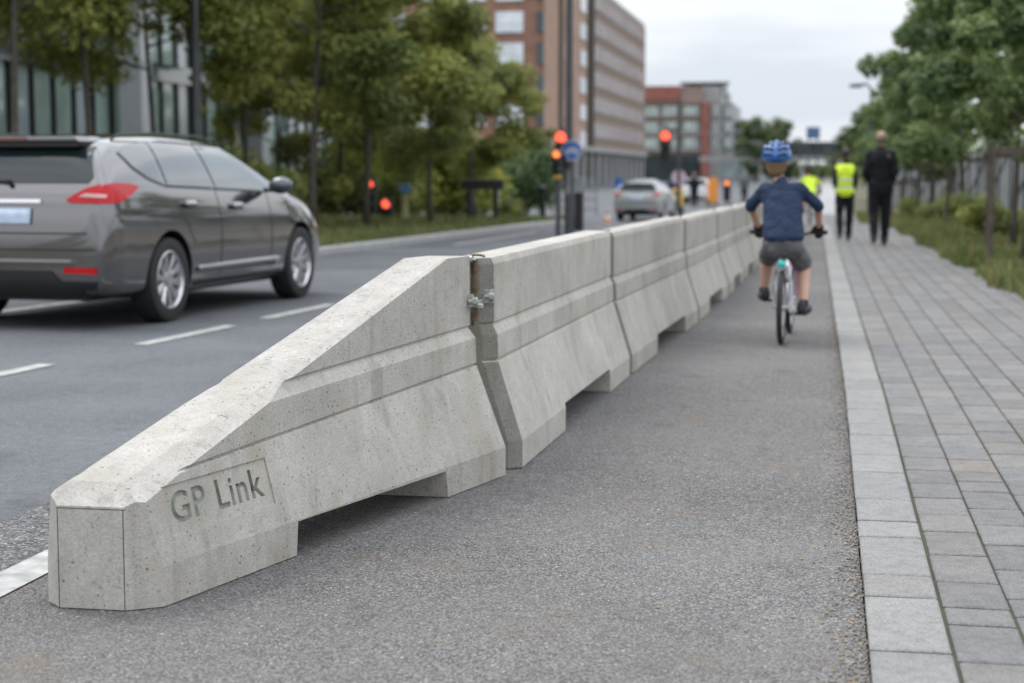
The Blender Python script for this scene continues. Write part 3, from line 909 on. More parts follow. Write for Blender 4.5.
M['car_paint'] = mat('grey_car_paint', (.17, .166, .17), .15, .88, var=.02, coat=1.0)
M['silver_paint'] = mat('silver_car_paint', (.42, .43, .43), .34, .5, var=.02, coat=1.0)
M['white_car_paint'] = mat('white_car_paint', (.70, .70, .70), .3, .0, var=.02, coat=1.0)
M['crease_highlight'] = mat('painted_crease_highlight', (.45, .45, .46), .3, .6, var=.02, coat=.6)  # pale colour imitates the sky highlight along the door crease
M['mirror_shell'] = mat('dark_mirror_shell', (.05, .065, .075), .2, .4, var=.03, coat=1)
M['car_glass'] = mat('tinted_car_glass', (.012, .020, .022), .05, .0, var=.02, spec=.55)
M['side_glass'] = mat('reflective_side_glass', (.035, .050, .048), .07, .0, var=.5, scale=1.6, spec=1.0, coat=.8)
M['tail_red'] = mat('red_lens', (.45, .005, .009), .25, var=.05, coat=.2, spec=.25)
M['dark_red'] = mat('dark_red_lens', (.14, .006, .008), .2, var=.05, coat=1)
M['tail_clear'] = mat('clear_lens', (.55, .30, .30), .15, var=.05, coat=1)
M['plate'] = mat('plate_blue_white', (.42, .50, .62), .45, var=.12, scale=12)

rw, fwp = G(172, 322), G(303, 298)
car = make_car('estate_car', M['car_paint'], 'dark grey estate car driving in the nearest traffic lane, cut off by the left edge')
def place_car(root, rear, front_pt):
    d = (front_pt - rear); a = math.atan2(d.y, d.x)
    f_ = Vector((math.cos(a), math.sin(a), 0)); rt_ = Vector((f_.y, -f_.x, 0))
    p = rear - rt_ * .90 - f_ * .98          # rear axle right wheel sits at `rear`
    root.location = (p.x, p.y, 0.001); root.rotation_euler = (0, 0, a)
place_car(car, rw, fwp)
def repaint(root, old, new):
    for c in root.children_recursive if hasattr(root, 'children_recursive') else []:
        if c.type == 'MESH':
            for s_ in c.material_slots:
                if s_.material == old:
                    s_.link = 'OBJECT'; s_.material = new
def far_car(name, paint, label, x, y, a):
    c = copy_tree(car); c.name = name
    c['label'] = label
    c.location = (x, y, 0.001); c.rotation_euler = (0, 0, a)
    bpy.context.view_layer.update()
    repaint(c, M['car_paint'], paint)
    return c
far_car('hatchback_car', M['silver_paint'], 'silver car waiting at the junction beyond the barriers, tail towards the camera', -6.9, 63.5, R(86))
far_car('parked_car', M['silver_paint'], 'silver grey car directly ahead of the waiting silver car', -8.6, 82, R(92))
far_car('parked_car', M['white_car_paint'], 'white car at the left, seen behind the blue sign post', -14.6, 86, R(150))
far_car('parked_car', M['white_car_paint'], 'white car between the waiting silver car and the yellow bollard', -7.4, 98, R(88))

# ------------------------------------------------------------------ people
CLOTH = {'jersey': (.0058, 12), 'shorts': (.007, 14), 'jacket': (.010, 9), 'vest': (.008, 10), 'trousers': (.009, 10)}
def grow(name, caps, balls, mt, parent, vox=.012, smooth_it=6, cuts=()):
    """capsules (p0,r0,p1,r1) and balls (c,(rx,ry,rz)) fused into one smooth skin"""
    q = MB()
    for p0, r0, p1, r1 in caps:
        q.cyl(p0, p1, r0, r1, n=14); q.ball(p0, r0 * .995, 2); q.ball(p1, r1 * .995, 2)
    for c, r_ in balls: q.ball(c, r_, 3)
    o = q.build(name, mt)
    md = o.modifiers.new('r', 'REMESH'); md.mode = 'VOXEL'; md.voxel_size = vox; md.use_smooth_shade = True
    if smooth_it:
        sm = o.modifiers.new('s', 'SMOOTH'); sm.factor = .5; sm.iterations = smooth_it
    realise(o)
    if name in CLOTH:                                  # folds
        amp, fq = CLOTH[name]
        o.data.update()
        cs2 = [(v.co + v.normal * (amp * noise.noise(Vector((v.co.x * fq + 1.8 * v.co.z * fq * .5, v.co.y * fq * .8, v.co.z * fq * .85))) + amp * .6 * (1 - abs(noise.noise(Vector((v.co.x * fq * 2 - v.co.z * fq, v.co.y * fq, v.co.z * fq * 1.9))) * 3.0)) - amp * .2)) for v in o.data.vertices]
        for v, c_ in zip(o.data.vertices, cs2): v.co = c_
    for c in cuts:
        bm = bmesh.new(); bm.from_mesh(o.data)
        r = bmesh.ops.bisect_plane(bm, geom=bm.verts[:] + bm.edges[:] + bm.faces[:], plane_co=c[0], plane_no=c[1], clear_outer=True)
        bm.to_mesh(o.data); bm.free()
    o.data.polygons.foreach_set('use_smooth', [True] * len(o.data.polygons))
    o.parent = parent
    return o

def V3(*a): return Vector(a)
def hand(base, fwd, out, down, s=1.0, curl=1.0):
    """palm + four fingers + thumb as capsules. fwd: wrist->knuckles, out: thumb side, down: palm normal"""
    caps = []
    fwd, out, down = fwd.normalized(), out.normalized(), down.normalized()
    k = .085 * s
    for i, (o_, ln) in enumerate(((.030, .072), (.010, .080), (-.010, .074), (-.029, .058))):
        a = base + out * o_ * s * .8; b_ = base + fwd * k + out * o_ * s
        caps.append((a, .016 * s, b_, .0125 * s))
        l1, l2, l3 = ln * .45 * s, ln * .32 * s, ln * .25 * s
        t1 = (fwd * math.cos(.6 * curl) + down * math.sin(.6 * curl)); t2 = (fwd * math.cos(1.5 * curl) + down * math.sin(1.5 * curl)); t3 = (fwd * math.cos(2.3 * curl) + down * math.sin(2.3 * curl))
        p1 = b_ + t1 * l1; p2 = p1 + t2 * l2; p3 = p2 + t3 * l3
        caps += [(b_, .0105 * s, p1, .0095 * s), (p1, .0095 * s, p2, .0085 * s), (p2, .0085 * s, p3, .0075 * s)]
    t0 = base + fwd * .025 * s + out * .032 * s
    t1 = t0 + (fwd * .5 + out * .8 + down * .3).normalized() * .035 * s
    t2 = t1 + (fwd * .8 + out * .1 + down * .6).normalized() * .030 * s
    caps += [(t0, .013 * s, t1, .0115 * s), (t1, .011 * s, t2, .009 * s)]
    return caps

def head_parts(c, s, fwd=V3(0, 1, 0)):
    """head shape for c = centre, s = head height; looks along fwd"""
    sd = V3(fwd.y, -fwd.x, 0)
    def ell(p, r): return (p, r)
    B = [(c + V3(0, 0, .06 * s) - fwd * .03 * s, (.33 * s, .40 * s, .41 * s)), (c + fwd * .10 * s - V3(0, 0, .20 * s), (.24 * s, .26 * s, .27 * s)),
         (c + fwd * .40 * s - V3(0, 0, .06 * s), (.045 * s, .07 * s, .08 * s)), (c + fwd * .30 * s - V3(0, 0, .40 * s), (.10 * s, .09 * s, .07 * s)),
         (c + fwd * .355 * s - V3(0, 0, .24 * s), (.11 * s, .035 * s, .03 * s))]
    for k in (-1, 1):
        B.append((c + sd * k * .335 * s - V3(0, 0, .04 * s), (.035 * s, .07 * s, .115 * s)))
        B.append((c + fwd * .335 * s + sd * k * .13 * s + V3(0, 0, .08 * s), (.08 * s, .045 * s, .03 * s)))
    return B

M['skin'] = mat('skin', (.46, .26, .18), .55, var=.08, scale=12)
M['skin2'] = mat('skin_pale', (.52, .31, .23), .55, var=.08, scale=12)
M['hair_blond'] = mat('light_brown_hair', (.16, .095, .045), .65, var=.35, scale=60, bump=.6, bscale=120)
M['hair_dark'] = mat('dark_hair', (.03, .02, .015), .6, var=.3, scale=60, bump=.6, bscale=120)
M['hair_grey'] = mat('cropped_hair', (.20, .14, .105), .7, var=.25, scale=80)
M['navy'] = mat('navy_jersey', (.009, .024, .062), .85, var=.18, scale=14, bump=.5, bscale=18)
M['grey_cloth'] = mat('grey_shorts_cloth', (.105, .108, .112), .85, var=.18, scale=12, bump=.5, bscale=20)
M['black_cloth'] = mat('black_cloth', (.0055, .007, .011), .95, var=.25, scale=10, bump=.5, bscale=20)
M['hivis'] = mat('high_visibility_yellow', (.70, .92, .04), .6, var=.08, scale=14, bump=.4, bscale=18)
M['reflect'] = mat('reflective_tape', (.62, .66, .55), .4, .2, var=.05)
M['shoe'] = mat('dark_trainers', (.018, .02, .026), .6, var=.2, scale=40)
M['sole'] = mat('shoe_sole', (.10, .08, .07), .8, var=.1)
M['helmet'] = mat('blue_helmet_shell', (.006, .10, .36), .3, var=.1, scale=8, coat=.4)
M['helmet_white'] = mat('pale_helmet_stripe', (.11, .24, .46), .3, var=.05)
M['glove'] = mat('black_glove', (.012, .012, .014), .8, var=.2)
M['bike_white'] = mat('white_lilac_frame', (.60, .56, .66), .25, var=.05, coat=1)
M['bike_pink'] = mat('pink_frame', (.62, .16, .42), .25, var=.05, coat=1)
M['teal'] = mat('teal_reflector', (.03, .50, .45), .2, var=.05, coat=1)

def shoe(mbx_parent, heel, toe, h=.065, w=.038, vox=.008, mt=None):
    d = (toe - heel); mid = heel + d * .5
    caps = [(heel + V3(0, 0, w * .8), w * .85, toe - d.normalized() * w + V3(0, 0, w * .7), w * .95), (heel + V3(0, 0, w * .9), w * .9, heel + V3(0, 0, h + .02), w * .80)]
    return grow('shoe', caps, [(mid + V3(0, 0, w * .75), (w, d.length * .42, w * .75)) if abs(d.y) > abs(d.x) else (mid + V3(0, 0, w * .75), (d.length * .42, w, w * .75))], mt or M['shoe'], mbx_parent, vox=vox, smooth_it=2)

# --- bicycle (built with rear wheel contact at the origin, pointing +Y)
def make_bike(name, label, wr=.255, wb=.87, frame='bike_white', tilt=0, steer=R(-4)):
    root = empty(name, (0, 0, 0), 0, label, 'bicycle')
    def wheel(y, nm):
        w = empty('wheel', (0, y, wr)); w.parent = root
        q = MB()
        n = 12; prof = [(wr - .020 + .0195 * math.cos(2 * PI * k / n), .0195 * math.sin(2 * PI * k / n)) for k in range(n)]
        q.lathe(prof, (0, 0, 0), 'X', 56); q.build('tyre', M['rubber'], w, smooth='full')
        q = MB(); q.lathe([(wr - .036, -.011), (wr - .052, -.010), (wr - .052, .010), (wr - .036, .011)], (0, 0, 0), 'X', 48); q.build('rim', M['alu'], w, smooth=True)
        q = MB()
        for k in range(20):
            a = 2 * PI * k / 20; e = .028 if k % 2 else -.028
            q.cyl((e, .012 * math.cos(a + .9), .012 * math.sin(a + .9)), (0, (wr - .05) * math.cos(a), (wr - .05) * math.sin(a)), .0012, n=4, cap=False)
        q.build('spokes', M['chrome'], w)
        q = MB(); q.cyl((-.045, 0, 0), (.045, 0, 0), .016, n=14); q.cyl((-.06, 0, 0), (.06, 0, 0), .006, n=8); q.build('hub', M['steel'], w)
        return w
    wheel(0, 'rear'); fwh = wheel(wb, 'front')
    F_ = M[frame]
    bb = V3(0, .33, .235); seatp = V3(0, .16, .47); head0 = V3(0, wb - .13, .50); head1 = V3(0, wb - .16, .62)
    q = MB(); q.tube([bb, seatp], .016, 12); q.tube([bb + V3(0, .01, .02), V3(0, .5, .33), head0], .020, 12); q.tube([seatp - V3(0, -.01, .08), V3(0, .45, .44), head1 - V3(0, 0, .02)], .016, 12)
    q.tube([head0 - V3(0, -.01, .03), head1], .022, 12)
    for k in (-1, 1):
        q.tube([V3(k * .055, 0, wr), bb + V3(k * .03, 0, 0)], .012, 8); q.tube([V3(k * .055, 0, wr), V3(k * .05, .07, .42), seatp - V3(-k * .014, 0, .03)], .0125, 8)
    q.build('frame', F_, root, smooth='full')
    q = MB()
    for k in (-1, 1): q.tube([V3(k * .05, wb, wr), V3(k * .05, wb - .05, .44), V3(k * .02, wb - .12, .50), V3(0, wb - .12, .52)], [.008, .011, .012, .012], 8)
    q.build('fork', M['bike_pink'], root, smooth='full')
    q = MB(); q.tube([seatp - V3(0, 0, .02), seatp + V3(0, -.04, .15)], .012, 10); q.build('seat_post', M['chrome'], root, smooth='full')
    q = MB()
    q.ball(seatp + V3(0, -.10, .175), (.068, .085, .026), 3); q.tube([seatp + V3(0, -.08, .178), seatp + V3(0, .06, .176), seatp + V3(0, .10, .168)], [.03, .018, .012], 10)
    q.build('saddle', M['black'], root, smooth='full')
    hb = head1 + V3(0, -.03, .10)
    q = MB(); q.tube([head1, hb], .013, 10); q.tube([hb + V3(-.26, -.10, .03), hb + V3(-.17, -.06, .03), hb + V3(-.06, 0, 0), hb + V3(.06, 0, 0), hb + V3(.17, -.06, .03), hb + V3(.26, -.10, .03)], .011, 10)
    q.build('handlebar', M['black'], root, smooth='full')
    for k in (-1, 1):
        q = MB(); q.tube([hb + V3(k * .155, -.055, .03), hb + V3(k * .27, -.104, .03)], .017, 10); q.build('grip', M['rubber'], root, smooth='full')
        q = MB(); q.tube([hb + V3(k * .14, -.03, .03), hb + V3(k * .20, -.02, .005)], .006, 6); q.build('brake_lever', M['steel'], root)
    # cranks level-ish: left pedal forward/high, right back/low
    ca = R(18)
    for k in (-1, 1):
        e = bb + V3(k * .07, k * -.12 * math.cos(ca), -k * .12 * math.sin(ca) * 1.0)
        q = MB(); q.tube([bb + V3(k * .06, 0, 0), e], .009, 8); q.build('crank', M['steel'], root)
        q = MB(); q.box(e + V3(k * .05, 0, 0), (.085, .075, .02)); q.bevel(.004, 1); q.build('pedal', M['black'], root)
    q = MB(); q.lathe([(.07, .045), (.072, .048), (.07, .051), (.02, .051), (.02, .045)], bb, 'X', 28); q.build('chainring', M['steel'], root)
    q = MB(); q.prism([(-.02, wr - .03), (.30, .17), (.38, .20), (.38, .29), (.28, .31), (-.02, wr + .03)], .052, .060, 'YZ'); q.build('chain_guard', F_, root)
    # mudguard, rear reflector
    q = MB(); pts = []
    for a in range(75, 150, 10): pts.append(V3(0, -math.cos(R(a)) * (wr + .022) * -1 if False else -(wr + .022) * math.cos(R(180 - a)) * -1, wr + (wr + .022) * math.sin(R(a))))
    for p0, p1 in zip(pts, pts[1:]):
        q.bm.faces.new([q.bm.verts.new(p) for p in (p0 + V3(-.017, 0, -.004), p0 + V3(.017, 0, -.004), p1 + V3(.017, 0, -.004), p1 + V3(-.017, 0, -.004))])
    bmesh.ops.remove_doubles(q.bm, verts=q.bm.verts, dist=1e-4); bmesh.ops.solidify(q.bm, geom=q.bm.faces[:], thickness=.003)
    q.build('mudguard', M['bike_white'], root)
    q = MB(); q.ball(V3(0, -.06, .555), (.030, .012, .028), 2); q.build('rear_reflector', M['teal'], root, smooth='full')
    q = MB()
    for k in (-1, 1): q.tube([V3(k * .045, .01, wr + .02), V3(k * .055, -.03, wr + .16), V3(k * .035, -.05, .54)], .009, 8)
    q.build('mudguard_stay', M['chrome'], root)
    return root, hb, bb, ca

def make_rider(name, label, jersey, shorts, helmet, hair, hb, bb, ca, vest=None):
    """child sitting on the bicycle above; same frame of reference"""
    root = empty(name, (0, 0, 0), 0, label, 'person')
    S = 1.0
    hip = V3(0, .05, .70); chest = V3(-.02, .17, .97); neck = V3(-.038, .21, 1.125); hc = V3(-.066, .235, 1.245)
    caps = [(hip, .10, V3(0, .10, .82), .095), (V3(0, .10, .82), .095, chest, .088), (neck - V3(0, .01, .05), .038, neck + V3(-.02, .01, .07), .038)]
    balls = [(hip, (.110, .09, .09)), (chest + V3(0, 0, .02), (.110, .07, .08))] + head_parts(hc, .205)
    arms = []; hands = []; legs = []; sleeves = []
    for k in (-1, 1):
        sh = V3(k * .118 - .018, .18, 1.065); el = V3(k * .232 - .008, .235, .945)
        gp = hb + V3(k * .215, -.085, .045)
        wr_ = gp + V3(-k * .0, -.045, .035)
        caps += [(sh, .034, el, .029), (el, .032, wr_, .022)]
        hn = hand(wr_, (gp - wr_), V3(-k, 0, 0), V3(0, .35, -1), .74, .95)
        caps += hn; hands.append((hn, k))
        e = bb + V3(k * .07, k * -.12 * math.cos(ca), -k * .12 * math.sin(ca))
        foot_ = e + V3(k * (.082 if k < 0 else .068), 0, .012)
        an = foot_ + V3(0, -.06, .07)
        hj = V3(k * .066, .06, .68); kn = V3(k * .125, .36, .555 + (.05 if k < 0 else -.0))
        # keep shank length near .3
        caps += [(hj, .062, kn, .047), (kn, .046, an + (kn - an) * .62 + V3(0, -.015, 0), .047), (an + (kn - an) * .62 + V3(0, -.015, 0), .046, an, .029), (an, .028, foot_ + V3(0, .06, .02), .024)]
        legs.append((hj, kn, an, foot_)); arms.append((sh, el, wr_))
    body = grow('body', caps, balls, M['skin2'], root, vox=.0075, smooth_it=3)
    for (sh, el, wr_) in arms: sleeves.append((sh, .047, el, .041)); sleeves.append((el, .041, el + (wr_ - el) * .12, .039))
    grow('jersey', [(hip + V3(0, .0, .02), .108, V3(0, .10, .82), .108), (V3(0, .10, .82), .108, chest, .108)] + sleeves + [(chest + V3(-.095, 0, .075), .056, chest + V3(.085, 0, .075), .056), (chest + V3(-.075, .0, .03), .075, chest + V3(.075, .0, .03), .075), (chest, .09, neck - V3(0, 0, .01), .046)],
         [(V3(-.012 * t / 9, .045 + .125 * t / 9 - .008, .735 + .265 * t / 9), (.146 - .012 * t / 9, .118 - .018 * t / 9, .060)) for t in range(10)], jersey, root, vox=.009, smooth_it=16)
    sc = []
    for hj, kn, an, ft in legs: sc.append((hj + V3(-hj.x * .08, 0, -.01), .074, hj + (kn - hj) * .80 + V3(hj.x * .05, 0, -.03), .073))
    grow('shorts', sc + [(hip + V3(-.05, -.01, -.02), .095, hip + V3(.05, -.01, -.02), .095)], [(hip + V3(0, -.005, .0), (.138, .108, .075))], shorts, root, vox=.009, smooth_it=4)
    for hj, kn, an, ft in legs:
        sx_ = 1 if ft.x > 0 else -1
        shoe(root, ft + V3(-sx_ * .012, -.085, -.012), ft + V3(sx_ * .028, .105, -.012), h=.05, w=.040)
        q = MB(); q.tube([an + V3(0, 0, -.02), an + (kn - an) * .05], [.032, .033], 14); q.build('sock', M['black_cloth'], root, smooth='full')
    for hn, k in hands:
        grow('glove', [(a, r0 + .0035, b_, r1 + .0035) for a, r0, b_, r1 in hn], [], M['glove'], root, vox=.006, smooth_it=1)
    grow('hair', [], [(hc + V3(0, -.022, .0), (.079, .085, .105)), (hc + V3(0, -.050, -.055), (.062, .045, .05))], hair, root, vox=.008, smooth_it=2, cuts=[(hc + V3(0, .035, 0), V3(0, 1, -.15).normalized())])
    # helmet: shell with vents and ridges
    he = hc + V3(0, -.005, .045)
    q = MB()
    r_ = bmesh.ops.create_uvsphere(q.bm, u_segments=40, v_segments=22, radius=1)
    for v in q.bm.verts:
        x, y, z = v.co
        a = math.atan2(x, y)
        tail = max(0, -y)
        v.co = Vector((x * .104, y * (.130 if y > 0 else .130), z * (.098 if z > 0 else .060)))
        v.co.z -= .016 * tail
        ridge = max(0, math.cos(x * 17)) * .010 * max(0, z + .5)
        v.co += v.co.normalized() * ridge
        v.co += he
    bmesh.ops.bisect_plane(q.bm, geom=q.bm.verts[:] + q.bm.edges[:] + q.bm.faces[:], plane_co=he + V3(0, 0, -.036), plane_no=V3(0, .12, -1).normalized(), clear_outer=True)
    bmesh.ops.holes_fill(q.bm, edges=[e for e in q.bm.edges if len(e.link_faces) == 1])
    q.build('helmet', helmet, root, smooth='full')
    def on_helmet(az, el, g):                          # az 0 = straight back
        x_, y_, z_ = math.sin(R(az)) * math.cos(R(el)), -math.cos(R(az)) * math.cos(R(el)), math.sin(R(el))
        return he + V3(x_ * .104 * g, y_ * .130 * g, z_ * .098 * g - .016 * max(0, -y_))
    for el, a0, a1, w_ in ((4, -52, -6, .010), (4, 6, 52, .010), (27, -66, -8, .011), (27, 8, 66, .011), (50, -80, -12, .010), (50, 12, 80, .010)):
        q = MB(); q.tube([on_helmet(a0 + (a1 - a0) * t / 6, el + 9 * math.sin(PI * t / 6), 1.035) for t in range(7)], [.002, w_ * .8, w_, w_, w_, w_ * .8, .002], 8)
        q.build('vent', M['black'], root, smooth='full')
    for el, a0, a1 in ((39, -48, 48), (66, -90, 90)):
        q = MB(); q.tube([on_helmet(a0 + (a1 - a0) * t / 10, el, 1.075) for t in range(11)], [.001] + [.0042] * 9 + [.001], 6); q.build('helmet_stripe', M['helmet_white'], root, smooth='full')
    for k in (-1, 1):
        q = MB(); q.tube([he + V3(k * .085, .02, -.03), hc + V3(k * .072, .03, -.06), hc + V3(0, .06, -.115)], .004, 6); q.build('strap', M['black'], root)
    return root

bike, hb, bb, ca = make_bike('bicycle', 'small white and lilac bicycle with teal rear reflector, ridden by the child in navy')
kid = make_rider('person', 'child in navy long sleeved top, grey shorts and blue helmet riding away', M['navy'], M['grey_cloth'], M['helmet'], M['hair_blond'], hb, bb, ca)
wrp = G(781, 345)
for o in (bike, kid):
    o.location = (wrp.x, wrp.y, .003); o.rotation_euler = (0, 0, R(-2.6))
bike2 = copy_tree(bike); bike2['label'] = 'small bicycle far ahead in the cycle lane, under the yellow vested rider'
kid2 = copy_tree(kid); kid2['label'] = 'distant rider in a yellow vest on the cycle lane, just right of the child'
for o in (bike2, kid2):
    o.location = (-.33, 40, .003); o.rotation_euler = (0, 0, 0)
bpy.context.view_layer.update()
repaint(kid2, M['navy'], M['hivis']); repaint(kid2, M['helmet'], M['hair_dark']); repaint(kid2, M['grey_cloth'], M['black_cloth'])

# --- walkers
def walker(name, label, H, stride, top, trousers, hair, skin, build=1.0, coat_len=.0, arm=0.0, bag=False, bald=False):
    root = empty(name, (0, 0, 0), 0, label, 'person')
    s = H / 1.8
    def P(x, y, z): return V3(x, y, z) * s
    hc = P(0, .02, 1.685)
    caps = [(P(0, 0, 1.0), .125 * s * build, P(0, 0, 1.18), .115 * s * build), (P(0, 0, 1.18), .115 * s * build, P(0, -.005, 1.38), .13 * s * build), (P(0, 0, 1.46), .055 * s, P(0, .015, 1.60), .050 * s)]
    balls = [(P(0, 0, .98), (.165 * s * build, .12 * s, .11 * s)), (P(0, -.01, 1.36), (.185 * s * build, .115 * s, .12 * s))] + head_parts(hc, .235 * s)
    up_, lo_ = [], []
    arms = []
    for k in (-1, 1):
        ph = k * stride
        hj = P(k * .09, 0, .95); kn = P(k * .095, .10 * max(ph, 0) * 3 + .06, .52); an = P(k * .085, ph * .9, .10 if ph >= -.02 else .14)
        if ph < 0: kn = P(k * .095, .02, .51)
        toe = an + P(0, .15, -.06)
        caps += [(hj, .088 * s * build, kn, .058 * s), (kn, .056 * s, an + (kn - an) * .65 + P(0, -.015, 0), .056 * s), (an + (kn - an) * .65 + P(0, -.015, 0), .055 * s, an, .036 * s), (an, .036 * s, toe, .028 * s)]
        up_.append((hj, kn, an))
        sh = P(k * .155 * build, -.01, 1.435); el = P(k * (.205 + .02 * arm) * build, -.04 - .05 * arm, 1.15); wr_ = P(k * (.20 - .08 * arm) * build, .06 + .10 * arm - ph * .4, .90 + .16 * arm)
        caps += [(sh, .048 * s * build, el, .038 * s), (el, .040 * s, wr_, .028 * s)]
        caps += hand(wr_, V3(0, .12, -1) if not arm else V3(-k * .5, .7, -.1), V3(0, 1, .1), V3(-k, 0, 0), s * .95, .35)
        arms.append((sh, el, wr_))
    grow('body', caps, balls, skin, root, vox=.0105, smooth_it=3)
    sl = []
    for sh, el, wr_ in arms: sl += [(sh, .062 * s * build, el, .053 * s), (el, .053 * s, el + (wr_ - el) * .92, .044 * s)]
    ttop, vest = top
    grow('jacket', sl + [(P(0, 0, .93 - coat_len), .13 * s * build, P(0, 0, 1.2), .132 * s * build), (P(0, 0, 1.2), .132 * s * build, P(0, -.005, 1.38), .14 * s * build), (P(0, 0, 1.38), .11 * s, P(0, .0, 1.53), .066 * s), (P(-.10, 0, 1.435), .07 * s, P(.10, 0, 1.435), .07 * s)],
         [(P(0, 0, .97 - coat_len * .5), (.182 * s * build, .14 * s, .12 * s)), (P(0, -.01, 1.34), (.195 * s * build, .135 * s, .13 * s)), (P(0, 0, 1.15), (.165 * s * build, .135 * s, .2 * s))], ttop, root, vox=.014, smooth_it=3)
    if vest:
        o = grow('vest', [(P(0, 0, .94), .15 * s, P(0, -.005, 1.38), .16 * s)] + [(P(k * .10, -.01, 1.44), .075 * s, P(k * .13, -.01, 1.40), .08 * s) for k in (-1, 1)],
             [(P(0, 0, .97), (.20 * s * build, .16 * s, .13 * s)), (P(0, -.01, 1.33), (.205 * s * build, .15 * s, .16 * s)), (P(0, 0, 1.15), (.19 * s * build, .15 * s, .22 * s))], vest, root, vox=.014, smooth_it=2, cuts=[(P(0, 0, .86), V3(0, 0, -1)), (P(0, 0, 1.49), V3(0, 0, 1))])
        bvb = bmesh.new(); bvb.from_mesh(o.data); bv = BVHTree.FromBMesh(bvb)
        for z0 in (1.02, 1.17):
            q = MB(); ring = []
            for a in range(0, 360, 10):
                d = V3(math.cos(R(a)), math.sin(R(a)), 0)
                row = []
                for dz in (0, .045):
                    h, n_, i_, dd = bv.ray_cast(P(0, 0, z0 + dz) + d * 1.0, -d)
                    row.append(q.bm.verts.new((h if h is not None else P(0, 0, z0 + dz) + d * .2) + d * .006))
                ring.append(row)
            for a_, b_ in zip(ring, ring[1:] + ring[:1]): q.bm.faces.new((a_[0], b_[0], b_[1], a_[1]))
            q.build('reflective_band', M['reflect'], root, smooth='full')
        bvb.free()
    grow('trousers', sum([[(hj, .104 * s * build, kn, .080 * s), (kn, .080 * s, an + (kn - an) * .6 + P(0, -.012, 0), .077 * s), (an + (kn - an) * .6 + P(0, -.012, 0), .077 * s, an + V3(0, 0, .0), .060 * s)] for hj, kn, an in up_], []), [(P(0, 0, .95), (.17 * s * build, .13 * s, .12 * s))], trousers, root, vox=.013, smooth_it=2)
    for (hj, kn, an), ph in zip(up_, (-stride, stride)):
        shoe(root, V3(an.x, an.y - .05 * s, an.z - .095 * s), V3(an.x, an.y + .20 * s, an.z - .10 * s + (.0 if ph >= 0 else -.0)), h=.08 * s, w=.045 * s, vox=.010)
    if bald:
        grow('hair', [], [(hc + P(0, -.03, -.005), (.088 * s, .094 * s, .086 * s))], hair, root, vox=.010, smooth_it=2)
    else:
        grow('hair', [], [(hc + P(0, -.018, .025), (.088 * s, .105 * s, .11 * s)), (hc + P(0, -.07, .0), (.07 * s, .065 * s, .10 * s)), (hc + P(0, -.10, .05), (.04 * s, .05 * s, .045 * s))], hair, root, vox=.011, smooth_it=2, cuts=[(hc + P(0, .055, 0), V3(0, 1, -.2).normalized())])
    return root
mp_ = G(879, 247); wp_ = G(844, 242)
man = walker('person', 'man with cropped hair in black jacket and trousers walking away on the footpath', 1.80, .20, (M['black_cloth'], None), M['black_cloth'], M['hair_grey'], M['skin'], build=1.12, coat_len=.03, arm=.6, bald=True)
man.location = (mp_.x, mp_.y, .022)
wom = walker('person', 'walker in yellow high visibility vest and dark leggings beside the man in black', 1.56, .22, (M['black_cloth'], M['hivis']), M['black_cloth'], M['hair_dark'], M['skin'], build=.95, arm=.5)
wom.location = (wp_.x, wp_.y, .022)
# far pedestrians near the junction
far_p = [(-6.5, 72, M['navy'], 'far pedestrian in blue top near the yellow bollard at the junction'), (-5.6, 74, M['black_cloth'], 'far pedestrian in dark coat beside the one in blue at the junction'), (-3.6, 86, M['grey_cloth'], 'far pedestrian in grey near the far orange signal')]
for x, y, mt_, lb in far_p:
    y += 14; x -= 1
    c = copy_tree(man); c['label'] = lb; c.location = (x, y, .01)
    bpy.context.view_layer.update()
    jk = [q for q in c.children if q.name.startswith('jacket')][0]
    jk.material_slots[0].link = 'OBJECT'; jk.material_slots[0].material = mt_
# ------------------------------------------------------------------ trees and shrubs
def leaf_mesh(name, clumps, n, size, cols_, rnd, flat=.75, mt=None):
    """n leaf-sized faces scattered through overlapping clumps; each clump has its own tone"""
    vs, fs, tc = [], [], []
    tot = sum(c[1] ** 2 for c in clumps)
    for (c, r, tone) in clumps:
        k = int(n * r * r / tot)
        for i in range(k):
            d = Vector((rnd.gauss(0, 1), rnd.gauss(0, 1), rnd.gauss(0, 1))).normalized()
            rr = r * (rnd.random() ** .45) * (1 + .25 * noise.noise(d * 2 + c))
            p = c + Vector((d.x * rr, d.y * rr, d.z * rr * flat))
            nrm = (d * .6 + Vector((rnd.gauss(0, .5), rnd.gauss(0, .5), .5 + rnd.gauss(0, .4)))).normalized()
            t1 = nrm.cross(Vector((rnd.random() - .5, rnd.random() - .5, rnd.random() - .5))).normalized(); t2 = nrm.cross(t1)
            s_ = size * rnd.uniform(.6, 1.3)
            i0 = len(vs)
            vs += [p - t1 * s_ * .55, p - t2 * s_ * .33 + nrm * s_ * .06, p + t1 * s_ * .55, p + t2 * s_ * .33 + nrm * s_ * .06]
            fs.append((i0, i0 + 1, i0 + 2, i0 + 3))
            t = min(1, max(0, tone + rnd.gauss(0, .16)))
            tc.append([a_ + (b_ - a_) * t for a_, b_ in zip(*cols_)] + [1])
    me = bpy.data.meshes.new(name); me.from_pydata([tuple(v) for v in vs], [], fs)
    at = me.color_attributes.new('tint', 'FLOAT_COLOR', 'CORNER'); buf = []
    for c in tc: buf += list(c) * 4
    at.data.foreach_set('color', buf)
    me.materials.append(M['leaf'])
    return me

